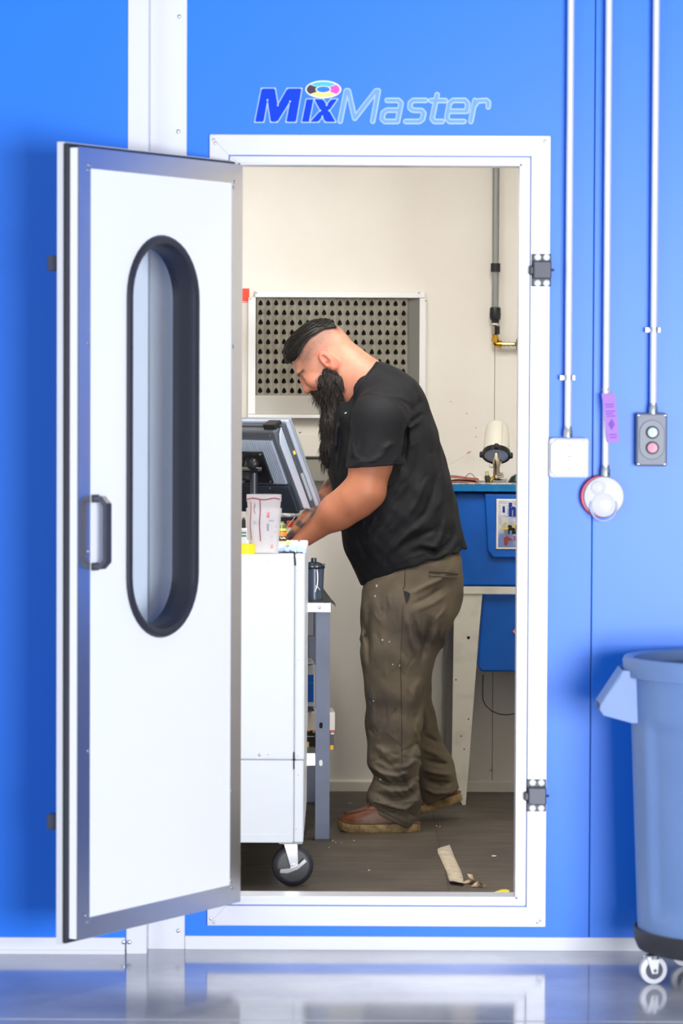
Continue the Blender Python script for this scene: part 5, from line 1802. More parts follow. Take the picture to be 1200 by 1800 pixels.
def np_object(name, vs, fs, m_, parent, attrs=None):
    w = np.array(WM[parent.name].inverted())
    v2 = vs @ w[:3, :3].T + w[:3, 3]
    me = bpy.data.meshes.new(name)
    me.vertices.add(len(v2))
    me.vertices.foreach_set('co', v2.astype(np.float32).ravel())
    nf = len(fs)
    me.loops.add(nf * 4)
    me.polygons.add(nf)
    me.loops.foreach_set('vertex_index', fs.astype(np.int32).ravel())
    me.polygons.foreach_set('loop_start', np.arange(0, nf * 4, 4, dtype=np.int32))
    me.update(calc_edges=True)
    me.validate()
    me.shade_smooth()
    for k, a in (attrs or {}).items():
        at = me.attributes.new(k, 'FLOAT', 'POINT')
        at.data.foreach_set('value', a.astype(np.float32))
    me.materials.append(m_)
    o = bpy.data.objects.new(name, me)
    col.objects.link(o)
    o.parent = parent
    WM[o.name] = WM[parent.name]
    return o


def polydist(gx, gz, pts):
    """distance in the x-z plane from a grid to a polyline"""
    best = np.full((len(gx), len(gz)), 9.0)
    X_, Z_ = gx[:, None], gz[None, :]
    for a, b_ in zip(pts[:-1], pts[1:]):
        bx_, bz_ = b_[0] - a[0], b_[1] - a[1]
        t_ = np.clip(((X_ - a[0]) * bx_ + (Z_ - a[1]) * bz_) / max(bx_ * bx_ + bz_ * bz_, 1e-9), 0, 1)
        best = np.minimum(best, np.hypot(X_ - a[0] - t_ * bx_, Z_ - a[1] - t_ * bz_))
    return best


def creases(F_, lines, yplane, ymid, near=True):
    """ridges and grooves in cloth: (pixel polyline, height in m, width in m)"""
    for pts, amp, wid in lines:
        q_ = [P(a, b_, yplane) for a, b_ in pts]
        q_ = [(p.x, p.z) for p in q_]
        xs_ = [p[0] for p in q_]
        zs_ = [p[1] for p in q_]
        s = F_.sub((min(xs_) - 3 * wid, -9, min(zs_) - 3 * wid), (max(xs_) + 3 * wid, 9, max(zs_) + 3 * wid))
        if s is None:
            continue
        g = polydist(F_.ax[0][s[0]], F_.ax[2][s[2]], q_)
        # fade at both ends
        L_ = sum(math.hypot(b_[0] - a[0], b_[1] - a[1]) for a, b_ in zip(q_[:-1], q_[1:])) + 1e-6
        e0 = np.hypot(F_.ax[0][s[0]][:, None] - q_[0][0], F_.ax[2][s[2]][None, :] - q_[0][1])
        e1 = np.hypot(F_.ax[0][s[0]][:, None] - q_[-1][0], F_.ax[2][s[2]][None, :] - q_[-1][1])
        fade = np.clip(np.minimum(e0, e1) / (0.25 * L_), 0.15, 1)
        w = 1.35 * amp * np.exp(-(g / wid) ** 2) * fade
        yv = F_.ax[1][s[1]]
        side = 1 / (1 + np.exp((yv - ymid) / 0.015)) if near else 1 / (1 + np.exp(-(yv - ymid) / 0.015))
        F_.d[s] -= (w[:, None, :] * side[None, :, None]).astype(np.float32)


Y0 = 2.02                                   # plane of the spine
KP = (Y0 - CAM.y) / FPX                     # metres per pixel there


def Q(px, py, y=Y0):
    p_ = P(px, py, y)
    return np.array((p_.x, p_.y, p_.z))


man = thing('person', (Q(690, 1400)[0], Y0, ZF), 'bearded man in black T-shirt and brown work trousers bending over the bench', 'person')

# ---------------------------------------------------------------- head frame
HP = math.radians(38)
ear = Q(575, 634)
hf = np.array((-math.cos(HP), 0, -math.sin(HP)))
hu_ = np.array((-math.sin(HP), 0, math.cos(HP)))
hs_ = np.array((0, -1.0, 0))                # towards the camera: his left
HM = np.stack([hf, hs_, hu_])               # rows: forward, side, up


def hd_(f_, s_, u_):
    return ear + hf * f_ + hs_ * s_ + hu_ * u_


# ---------------------------------------------------------------- body: head, neck, trunk, arms and hands in one skin
B = Field(Q(480, 1000) + np.array((0, -0.42, 0)), Q(780, 545) + np.array((0, 0.42, 0)), 0.0034)
# skull and face
B.ell(hd_(-0.002, 0, 0.046), (0.101, 0.077, 0.086), HM, 0.01)
B.ell(hd_(0.048, 0, -0.005), (0.056, 0.061, 0.078), HM, 0.03)
B.ell(hd_(0.045, 0, -0.066), (0.050, 0.052, 0.046), HM, 0.03)
B.ell(hd_(-0.040, 0, -0.005), (0.060, 0.062, 0.060), HM, 0.03)
B.cone(hd_(0.0965, 0.030, 0.020), hd_(0.0965, -0.030, 0.020), 0.012, 0.012, 0.014)
for s_ in (1, -1):
    B.ell(hd_(0.106, 0.034 * s_, 0.000), (0.017, 0.016, 0.012), HM, 0.012, 'cut')
    B.ell(hd_(0.0865, 0.033 * s_, 0.000), (0.0135, 0.014, 0.0125), HM, 0.003)
    B.ell(hd_(0.078, 0.044 * s_, -0.026), (0.022, 0.018, 0.018), HM, 0.022)
    B.ell(hd_(0.100, 0.013 * s_, -0.040), (0.010, 0.009, 0.008), HM, 0.006)
B.cone(hd_(0.101, 0, 0.012), hd_(0.1145, 0, -0.034), 0.0085, 0.0110, 0.012)
B.ell(hd_(0.113, 0, -0.037), (0.0115, 0.012, 0.010), HM, 0.006)
B.cone(hd_(0.094, 0.018, -0.070), hd_(0.094, -0.018, -0.070), 0.010, 0.010, 0.012)
# ears: helix, lobe and bowl
for s_ in (1, -1):
    a_ = math.radians(-14)
    er = np.array([[math.cos(a_), 0, math.sin(a_)], [0, 1, 0], [-math.sin(a_), 0, math.cos(a_)]]) @ HM
    B.ell(hd_(-0.002, 0.080 * s_, 0.000), (0.0225, 0.0125, 0.0355), er, 0.003)
    B.ell(hd_(0.001, 0.093 * s_, 0.008), (0.0145, 0.0105, 0.0235), er, 0.002, 'cut')
    B.ell(hd_(0.004, 0.090 * s_, -0.008), (0.0075, 0.014, 0.008), er, 0.002, 'cut')
    B.cone(hd_(-0.006, 0.0865 * s_, 0.018), hd_(-0.010, 0.0875 * s_, -0.006), 0.0032, 0.0034, 0.004)
    B.ell(hd_(-0.003, 0.083 * s_, -0.029), (0.0105, 0.0075, 0.0105), er, 0.005)
# neck
B.cone(Q(594, 648), Q(648, 694), 0.076, 0.092, 0.03, 0.92)
B.cone(Q(620, 645), Q(672, 690), 0.062, 0.080, 0.04, 1.1)
# trunk
B.cone(Q(672, 725), Q(690, 850), 0.10, 0.14, 0.04, 1.15)
B.cone(Q(690, 850), Q(720, 960), 0.14, 0.14, 0.04, 1.0)
# near arm (his left)
YS = Y0 - 0.205
sh, eb, wr = Q(665, 735, YS), Q(643, 862, YS - 0.015), Q(537, 944, YS + 0.085)
B.cone(Q(680, 720, Y0 - 0.10), sh, 0.09, 0.072, 0.04)
B.cone(sh, Q(652, 812, YS - 0.01), 0.066, 0.067, 0.03)
B.cone(Q(650, 815, YS - 0.01), eb, 0.067, 0.062, 0.03)
B.cone(eb, Q(600, 895, YS + 0.02), 0.060, 0.058, 0.03)
B.cone(Q(622, 880, YS - 0.005), Q(588, 903, YS + 0.03), 0.062, 0.050, 0.03)
B.cone(Q(588, 903, YS + 0.03), wr, 0.050, 0.031, 0.03)
# far arm (his right)
YF = Y0 + 0.205
shf, ebf, wrf = Q(665, 735, YF), Q(638, 850, YF + 0.02), Q(532, 925, YF - 0.09)
B.cone(Q(680, 720, Y0 + 0.10), shf, 0.09, 0.072, 0.04)
B.cone(shf, ebf, 0.072, 0.060, 0.03)
B.cone(ebf, Q(596, 866, YF - 0.02), 0.060, 0.056, 0.03)
B.cone(Q(596, 866, YF - 0.02), wrf, 0.056, 0.032, 0.03)


def hand(wr_, knx, kny, y, sgn_, tips):
    """palm, four bent fingers and a thumb rooted at the side of the palm"""
    kn = Q(knx, kny, y)
    d_ = kn - wr_
    # palm as two flattened cones
    for o_ in (-0.022, 0.0, 0.022):
        B.cone(wr_ + np.array((0, o_ * 0.55, 0)), kn + np.array((0, o_, 0)), 0.019, 0.0165, 0.016)
    for i, (l1, l2, l3) in enumerate(((0.030, 0.022, 0.016), (0.034, 0.025, 0.018), (0.032, 0.023, 0.017), (0.025, 0.018, 0.014))):
        a = kn + np.array((0, (-0.033 + 0.022 * i) * sgn_, 0))
        dirs = []
        for ang in tips:
            r_ = math.radians(ang + (i - 1.5) * 3)
            dirs.append(np.array((-math.cos(r_), 0.10 * (i - 1.5) * sgn_, -math.sin(r_))))
        p1 = a + dirs[0] * l1
        p2 = p1 + dirs[1] * l2
        p3 = p2 + dirs[2] * l3
        B.cone(a, p1, 0.0105, 0.0092, 0.006)
        B.cone(p1, p2, 0.0092, 0.0086, 0.004)
        B.cone(p2, p3, 0.0086, 0.0072, 0.004)
    t0_ = wr_ + d_ * 0.35 + np.array((0, -0.022 * sgn_, 0))
    t1_ = t0_ + np.array((-0.018, -0.026 * sgn_, -0.010))
    t2_ = t1_ + np.array((-0.024, -0.006 * sgn_, -0.018))
    t3_ = t2_ + np.array((-0.016, 0.004 * sgn_, -0.020))
    B.cone(t0_, t1_, 0.015, 0.0125, 0.010)
    B.cone(t1_, t2_, 0.0118, 0.0105, 0.005)
    B.cone(t2_, t3_, 0.0105, 0.0085, 0.005)


hand(wr, 515, 958, YS + 0.10, -1, (38, 66, 92))
hand(wrf, 512, 944, YF - 0.12, 1, (42, 70, 95))
# face detail: eyelid crease, mouth line is under the moustache
vs, fs = B.mesh()
vs = smooth_mesh(vs, fs, 1)
hv = (vs - ear) @ HM.T                      # head coordinates of every vertex
fF, sF, uF = hv[:, 0], np.abs(hv[:, 1]), hv[:, 2]


def ss(a, b_, x):
    t_ = np.clip((x - a) / (b_ - a), 0, 1)
    return t_ * t_ * (3 - 2 * t_)


inhead = (np.abs(fF) < 0.14) & (np.abs(hv[:, 1]) < 0.11) & (np.abs(uF) < 0.16)
stub = ss(0.012, 0.078, uF + 0.10 * np.clip(fF, -1, 0) * 0 - 0.10 * np.clip(-fF - 0.03, 0, 1)) * (1 - ss(0.055, 0.085, fF)) * inhead
stub = np.clip(stub + 0.55 * ss(0.020, 0.052, fF + 0.3 * (uF - 0.04)) * ss(0.005, 0.045, uF) * (1 - ss(0.07, 0.092, fF)) * ss(0.035, 0.06, sF) * inhead, 0, 1)
brow = np.exp(-(((uF - 0.021 - 0.05 * (sF - 0.03)) / 0.0055) ** 2)) * ss(0.010, 0.018, sF) * (1 - ss(0.050, 0.058, sF)) * ss(0.07, 0.085, fF) * inhead
lash = np.exp(-(((uF + 0.003) / 0.0026) ** 2)) * np.exp(-(((sF - 0.033) / 0.012) ** 2)) * ss(0.085, 0.092, fF) * inhead
earm = (sF > 0.074) & (np.abs(fF) < 0.035) & (np.abs(uF) < 0.045)
flush = np.clip(0.9 * earm + 0.5 * np.exp(-(((fF - 0.11) / 0.03) ** 2 + ((uF + 0.03) / 0.03) ** 2)) * inhead, 0, 1)
forearm_far = ((vs[:, 1] > Y0 + 0.03) & ~inhead).astype(float)
attrs = {'stubble': np.clip(stub, 0, 1), 'brow': np.clip(brow + 0.8 * lash, 0, 1), 'flush': flush, 'ink': forearm_far, 'tan': 1 - ss(Q(600, 800)[2], Q(600, 700)[2], vs[:, 2])}

sk = bpy.data.materials.new('skin')
sk.use_nodes = True
nt = sk.node_tree
pb = nt.nodes['Principled BSDF']
pb.inputs['Roughness'].default_value = 0.48
pb.inputs['Subsurface Weight'].default_value = 0.12
pb.inputs['Subsurface Radius'].default_value = (0.012, 0.005, 0.003)
tc = nt.nodes.new('ShaderNodeTexCoord')
last = None


def mixin(last_, fac_socket, colour):
    mx_ = nt.nodes.new('ShaderNodeMix')
    mx_.data_type = 'RGBA'
    if isinstance(last_, tuple):
        mx_.inputs['A'].default_value = last_
    else:
        nt.links.new(last_, mx_.inputs['A'])
    mx_.inputs['B'].default_value = lin(colour)
    nt.links.new(fac_socket, mx_.inputs['Factor'])
    return mx_.outputs['Result']


def mathn(op, a, b_):
    m_ = nt.nodes.new('ShaderNodeMath')
    m_.operation = op
    m_.use_clamp = True
    for i, v in enumerate((a, b_)):
        if isinstance(v, (int, float)):
            m_.inputs[i].default_value = v
        else:
            nt.links.new(v, m_.inputs[i])
    return m_.outputs[0]


def attr(n_):
    a = nt.nodes.new('ShaderNodeAttribute')
    a.attribute_name = n_
    return a.outputs['Fac']


def noise(scale, lo, hi, detail=4):
    n_ = nt.nodes.new('ShaderNodeTexNoise')
    n_.inputs['Scale'].default_value = scale
    n_.inputs['Detail'].default_value = detail
    nt.links.new(tc.outputs['Object'], n_.inputs['Vector'])
    r_ = nt.nodes.new('ShaderNodeMapRange')
    r_.inputs['From Min'].default_value = lo
    r_.inputs['From Max'].default_value = hi
    nt.links.new(n_.outputs['Fac'], r_.inputs['Value'])
    return r_.outputs['Result'], n_.outputs['Fac']


c_ = mixin(lin((200, 142, 118)), noise(16, 0.35, 0.7)[0], (188, 124, 102))
c_ = mixin(c_, mathn('MULTIPLY', attr('tan'), 0.85), (176, 110, 80))
c_ = mixin(c_, mathn('MULTIPLY', attr('flush'), 0.6), (196, 104, 86))
c_ = mixin(c_, mathn('MULTIPLY', attr('stubble'), mathn('ADD', mathn('MULTIPLY', noise(650, 0.4, 0.62, 2)[0], 0.6), 0.40)), (84, 66, 60))
c_ = mixin(c_, attr('brow'), (44, 30, 28))
c_ = mixin(c_, mathn('MULTIPLY', attr('ink'), noise(22, 0.44, 0.56, 3)[0]), (84, 62, 60))
nt.links.new(c_, pb.inputs['Base Color'])
bp = nt.nodes.new('ShaderNodeBump')
bp.inputs['Strength'].default_value = 0.10
bp.inputs['Distance'].default_value = 0.002
nt.links.new(noise(180, 0, 1)[1], bp.inputs['Height'])
nt.links.new(bp.outputs['Normal'], pb.inputs['Normal'])
body = np_object('body', vs, fs, sk, man, attrs)
skin_v, skin_h = vs, hv
body['label'] = 'tanned skin, shaved sides of the head, tattooed far forearm'

# ---------------------------------------------------------------- hair, slicked back over shaved sides
Hh = Field(hd_(0, 0, 0.09) - 0.17, hd_(0, 0, 0.09) + 0.17, 0.0026)
Hh.ell(hd_(-0.001, 0, 0.047), (0.1125, 0.0815, 0.0985), HM, 0.005)
Hh.ell(hd_(0.058, 0, 0.080), (0.050, 0.058, 0.050), HM, 0.03)
gx, gy_, gz = Hh.grid((slice(None),) * 3)
f3 = (gx - ear[0]) * hf[0] + (gz - ear[2]) * hf[2]
u3 = (gx - ear[0]) * hu_[0] + (gz - ear[2]) * hu_[2]
s3 = -(gy_ - ear[1])
line = np.interp(f3, [-0.11, -0.09, -0.057, -0.006, 0.03, 0.057, 0.085, 0.104, 0.13], [0.060, 0.070, 0.089, 0.095, 0.086, 0.074, 0.066, 0.070, 0.075])
low = (line - u3)
back = (-0.094 - f3)
strand = 0.0011 * np.sin(s3 * 520 + 9 * f3) + 0.0009 * np.sin(s3 * 930 + 14 * f3 + 2) + 0.0008 * np.sin((u3 * 700 - f3 * 60))
Hh.d = np.maximum(np.maximum(Hh.d + strand, low * 0.9), back).astype(np.float32)
vs, fs = Hh.mesh()
vs = smooth_mesh(vs, fs, 1)
HAIR = mat('near_black_hair', (9, 8, 9), 0.40, var=(90, (34, 26, 23), 0.55, 0.8), bump=(60, 0.35), stretch=(0.6, 4, 0.9), spec=0.28)
hair = np_object('hair', vs, fs, HAIR, man)

# ---------------------------------------------------------------- beard
Bd = Field(Q(535, 840) + np.array((0, -0.13, 0)), Q(630, 640) + np.array((0, 0.13, 0)), 0.0028)
Bd.ell(hd_(0.052, 0, -0.078), (0.056, 0.060, 0.047), HM, 0.02)
Bd.cone(hd_(0.034, 0.055, -0.040), hd_(0.012, 0.060, -0.075), 0.020, 0.018, 0.02)
Bd.cone(hd_(0.034, -0.055, -0.040), hd_(0.012, -0.060, -0.075), 0.020, 0.018, 0.02)
for s_ in (1, -1):
    Bd.cone(hd_(0.024, 0.068 * s_, -0.026), hd_(0.018, 0.060 * s_, -0.06), 0.009, 0.020, 0.015)
    Bd.cone(hd_(0.058, 0.050 * s_, -0.055), hd_(0.012, 0.052 * s_, -0.088), 0.018, 0.022, 0.02)
    Bd.cone(hd_(0.103, 0.006 * s_, -0.056), hd_(0.085, 0.036 * s_, -0.074), 0.0085, 0.011, 0.008)
Bd.cone(Q(577, 676), Q(598, 692), 0.034, 0.032, 0.02, 1.75)
Bd.cone(Q(566, 668), Q(596, 682), 0.016, 0.022, 0.02, 2.6)
Bd.cone(Q(586, 702), Q(590, 745), 0.040, 0.044, 0.03, 1.35)
Bd.cone(Q(591, 745), Q(587, 790), 0.047, 0.041, 0.03, 1.30)
Bd.cone(Q(586, 790), Q(579, 812), 0.036, 0.022, 0.03, 1.25)
gx, gy_, gz = Bd.grid((slice(None),) * 3)
Bd.d += (0.0020 * np.sin(gx * 420 + 25 * gz + 6 * np.sin(gz * 30)) * np.sin(gy_ * 380 + 11 * gz) + 0.0022 * np.sin(gx * 190 + gz * 40) * np.sin(gy_ * 170 - gz * 50)).astype(np.float32)
vs, fs = Bd.mesh()
BEARD = mat('dark_brown_beard', (22, 16, 15), 0.6, var=(70, (50, 36, 31), 0.5, 0.75), bump=(110, 0.6), stretch=(3, 3, 0.5))
beard = np_object('beard', vs, fs, BEARD, man)
# loose hairs along the beard
sel = rng.choice(len(vs), 2600)
nrm_b = vs - np.array([Q(588, 740)[0], Y0, 0]) * np.array((1, 1, 0)) - np.array((0, 0, 1)) * vs[:, 2:3]
hm = MB()
hv_, hfac = [], []
for i in sel:
    p_ = vs[i]
    o_ = nrm_b[i] / (np.linalg.norm(nrm_b[i]) + 1e-6)
    up_ = p_[2] > Q(590, 690)[2]
    L_ = rng.uniform(0.014, 0.04) * (0.5 if up_ else 1.0)
    dr = np.array((o_[0] * 0.14, o_[1] * 0.14, -1.0)) + rng.normal(0, 0.12, 3)
    if up_:
        dr = np.array((0.10, o_[1] * 0.2, -1.0)) + rng.normal(0, 0.18, 3)
    dr /= np.linalg.norm(dr)
    sd = np.cross(dr, (0.3, 1, 0.1))
    sd /= np.linalg.norm(sd)
    s2 = np.cross(dr, sd)
    w = 0.00055
    b0 = p_ - dr * 0.004 - o_ * 0.001
    mid_ = p_ + dr * L_ * 0.6 + o_ * 0.0015
    tip_ = p_ + dr * L_
    n_ = len(hv_)
    hv_ += [b0 + sd * w, b0 - sd * w * .5 + s2 * w, b0 - sd * w * .5 - s2 * w, mid_ + sd * w, mid_ - sd * w * .5 + s2 * w, mid_ - sd * w * .5 - s2 * w, tip_]
    for a, b_ in ((0, 1), (1, 2), (2, 0)):
        hfac += [(n_ + a, n_ + b_, n_ + 3 + b_, n_ + 3 + a), (n_ + 3 + a, n_ + 3 + b_, n_ + 6)]
# short hairs rooted in the skin along the beard's upper edge
edge = np.argwhere((np.abs(skin_h[:, 1]) > 0.035) & (np.abs(skin_h[:, 1]) < 0.085) & (skin_h[:, 0] > -0.005) & (skin_h[:, 0] < 0.075) & (skin_h[:, 2] > -0.075) & (skin_h[:, 2] < -0.012 - 0.25 * np.abs(skin_h[:, 0] - 0.024)))[:, 0]
for i in rng.choice(edge, 1500):
    p_ = skin_v[i]
    if rng.random() < np.clip((skin_h[i, 2] + 0.045) / 0.035, 0, 0.92):
        continue
    sgn_ = -1.0 if p_[1] < Y0 else 1.0
    dr = np.array((0.25, 0.28 * sgn_, -1.0)) + rng.normal(0, 0.16, 3)
    dr /= np.linalg.norm(dr)
    sd = np.cross(dr, (0.3, 1, 0.1))
    sd /= np.linalg.norm(sd)
    s2 = np.cross(dr, sd)
    w = 0.0005
    L_ = rng.uniform(0.008, 0.016)
    b0, mid_, tip_ = p_ - dr * 0.002, p_ + dr * L_ * 0.6, p_ + dr * L_
    n_ = len(hv_)
    hv_ += [b0 + sd * w, b0 - sd * w * .5 + s2 * w, b0 - sd * w * .5 - s2 * w, mid_ + sd * w, mid_ - sd * w * .5 + s2 * w, mid_ - sd * w * .5 - s2 * w, tip_]
    for a, b_ in ((0, 1), (1, 2), (2, 0)):
        hfac += [(n_ + a, n_ + b_, n_ + 3 + b_, n_ + 3 + a), (n_ + 3 + a, n_ + 3 + b_, n_ + 6)]
hm.add(hv_, hfac)
bs = hm.build('loose_hairs', BEARD, beard)
bs['kind'] = 'stuff'

# ---------------------------------------------------------------- T-shirt
S = Field(Q(560, 1045) + np.array((0, -0.36, 0)), Q(850, 610) + np.array((0, 0.36, 0)), 0.0038)
c1, c2, c3, c4, c5, c6 = Q(664, 706), Q(684, 780), Q(690, 860), Q(706, 935), Q(728, 1000), Q(738, 1040)
S.cone(c1, c2, 0.122, 0.158, 0.05, 1.22)
S.cone(c2, c3, 0.158, 0.189, 0.05, 1.14)
S.cone(c3, c4, 0.189, 0.189, 0.05, 1.06)
S.cone(c4, c5, 0.189, 0.174, 0.05, 1.13)
S.cone(c5, c6, 0.174, 0.170, 0.05, 1.22)
S.cone(Q(652, 682), Q(690, 712), 0.084, 0.11, 0.05, 1.5)       # trapezius
S.cone(Q(615, 735), Q(606, 830), 0.060, 0.050, 0.05, 2.0)      # hanging front
# cloth folds on the near side: ridges (+) and grooves (-)
folds = [
    ([(720, 727), (745, 700)], -0.006, 0.010), ([(716, 745), (748, 726)], -0.005, 0.008), ([(712, 757), (742, 738)], 0.004, 0.007),
    ([(700, 700), (722, 716)], -0.004, 0.007), ([(690, 693), (712, 704)], 0.003, 0.006),
    ([(624, 704), (645, 694), (669, 693), (690, 702), (708, 716), (716, 735)], -0.0045, 0.0045),
    ([(715, 741), (713, 780), (707, 816)], -0.012, 0.010),
    ([(752, 830), (735, 880), (710, 915)], 0.006, 0.012), ([(768, 820), (760, 870), (748, 900), (720, 930)], -0.006, 0.010),
    ([(780, 830), (776, 880), (762, 905)], 0.005, 0.010), ([(758, 910), (720, 935), (690, 960), (670, 985)], 0.007, 0.012),
    ([(790, 900), (775, 945), (765, 962), (730, 955)], 0.007, 0.010), ([(770, 930), (740, 940), (712, 958)], -0.006, 0.009),
    ([(800, 910), (795, 950), (770, 972), (740, 965), (715, 975)], -0.006, 0.009), ([(812, 940), (790, 972), (760, 982)], 0.005, 0.009),
    ([(690, 900), (660, 945), (645, 990)], 0.006, 0.014), ([(715, 905), (690, 950), (660, 1000)], -0.005, 0.012),
    ([(625, 930), (640, 970), (650, 1005)], -0.004, 0.010), ([(615, 770), (622, 800), (640, 812)], 0.004, 0.008), ([(640, 760), (632, 790), (615, 815)], -0.004, 0.009),
    ([(690, 770), (670, 800), (640, 818)], 0.0035, 0.009), ([(735, 790), (725, 850), (700, 890)], -0.005, 0.014),
    ([(600, 725), (597, 780), (592, 850)], -0.006, 0.008), ([(592, 740), (588, 800)], 0.005, 0.008),
]
rf = random.Random(4)
for _ in range(34):
    a_, b_ = rf.uniform(625, 800), rf.uniform(760, 975)
    an, ln_ = math.radians(rf.uniform(95, 160)), rf.uniform(14, 38)
    folds.insert(0, ([(a_, b_), (a_ + ln_ * math.cos(an) * .5, b_ + ln_ * math.sin(an) * .55), (a_ + ln_ * math.cos(an), b_ + ln_ * math.sin(an))], rf.choice((-1, 1)) * rf.uniform(.0015, .003), rf.uniform(.004, .008)))
creases(S, folds, Y0 - 0.2, Y0 - 0.03)
gx, gy_, gz = S.grid((slice(None),) * 3)
S.d += (0.0012 * np.sin(gx * 95 + 40 * gz) * np.sin(gz * 60 - gy_ * 70) + 0.0014 * np.sin(gz * 48 + gx * 30 + gy_ * 25)).astype(np.float32)
# openings: lower hem, sleeve hems, neck
h0, h1, h2 = Q(634, 1030), Q(712, 992), Q(824, 962)
sl1 = (h1[2] - h0[2]) / (h1[0] - h0[0])
sl2 = (h2[2] - h1[2]) / (h2[0] - h1[0])
hemz = np.where(gx < h1[0], h1[2] + (gx - h1[0]) * sl1, h1[2] + (gx - h1[0]) * sl2) + 0.004 * np.sin(gx * 60 + gy_ * 40)
hem = (hemz - gz) * 0.85
hem = hem + 0 * S.d
cav = np.maximum(S.d + 0.014, -(0.05 - np.abs(hem)))
solid = np.maximum(S.d, hem)
S.d = np.maximum(solid, -cav).astype(np.float32)
# sleeves: their own tubes with open ends, joined to the trunk
SL = Field(S.ax[0][0:1].tolist() + S.ax[1][0:1].tolist() + S.ax[2][0:1].tolist(), (S.ax[0][-1], S.ax[1][-1], S.ax[2][-1]), S.h)
SL.d = np.full(S.d.shape, 0.15, np.float32)
SL.n, SL.ax = S.n, S.ax
for sg_ in (-1, 1):
    ysl = Y0 + sg_ * 0.205
    SL.cone(Q(678, 716, Y0 + sg_ * 0.12), Q(668, 736, ysl), 0.100, 0.090, 0.04)
    SL.cone(Q(668, 736, ysl), Q(656, 845, ysl + sg_ * 0.008), 0.090, 0.097, 0.03)
creases(SL, folds[:-2], Y0 - 0.2, Y0 - 0.03)
za, zb3 = Q(607, 823, Y0 - .2), Q(707, 816, Y0 - .2)
pl = za[2] + (gx - za[0]) * (zb3[2] - za[2]) / (zb3[0] - za[0])
hem = (pl - gz) + 0 * S.d
cav = np.maximum(SL.d + 0.008, -(0.04 - np.abs(hem)))
SL.d = np.maximum(np.maximum(SL.d, hem), -cav).astype(np.float32)
k_ = 0.022
hh_ = np.clip(0.5 + 0.5 * (S.d - SL.d) / k_, 0, 1)
low_ = np.clip((gz - pl) / 0.05, 0, 1)
S.d = (S.d + (SL.d - S.d) * hh_ - k_ * hh_ * (1 - hh_) * low_).astype(np.float32)
# neck opening: tilted cut following the collar
n0_, n1_ = Q(616, 700), Q(664, 630)
dirx, dirz = (n1_[0] - n0_[0]), (n1_[2] - n0_[2])
ln = math.hypot(dirx, dirz)
nx_, nz_ = -dirz / ln, dirx / ln
cutp = ((gx - n0_[0]) * nx_ + (gz - n0_[2]) * nz_)
cutp = cutp + 0.012 * (1 - np.clip(np.abs(gy_ - Y0) / 0.09, 0, 1)) * 0
col_r = np.abs(gy_ - Y0) - 0.115
neckcut = np.maximum(-cutp + 0.0, np.maximum(col_r, -(gz - Q(600, 706)[2]))) + 0 * S.d
S.d = np.maximum(S.d, -neckcut).astype(np.float32)
vs, fs = S.mesh()
vs = smooth_mesh(vs, fs, 1)
SHIRT = mat('black_jersey', (19, 21, 27), 0.74, bump=(500, 0.12), spec=0.35)
shirt = np_object('shirt', vs, fs, SHIRT, man)
sv, sf_ = vs, fs

# ---------------------------------------------------------------- trousers
T = Field(Q(610, 1470) + np.array((0, -0.30, 0)), Q(850, 960) + np.array((0, 0.32, 0)), 0.0038)
YN, YR = 1.875, 2.165


def chain(y, pts, ys, k=0.03):
    for (a, b_, r0), (c, d_, r1) in zip(pts[:-1], pts[1:]):
        # the hips lie nearer to the spine than the feet
        ya, yc = (y + (Y0 - y) * 0.42 * min(max((1150 - v) / 145.0, 0), 1) for v in (b_, d_))
        T.cone(Q(a, b_, ya), Q(c, d_, yc), r0 * KP, r1 * KP, k, ys)


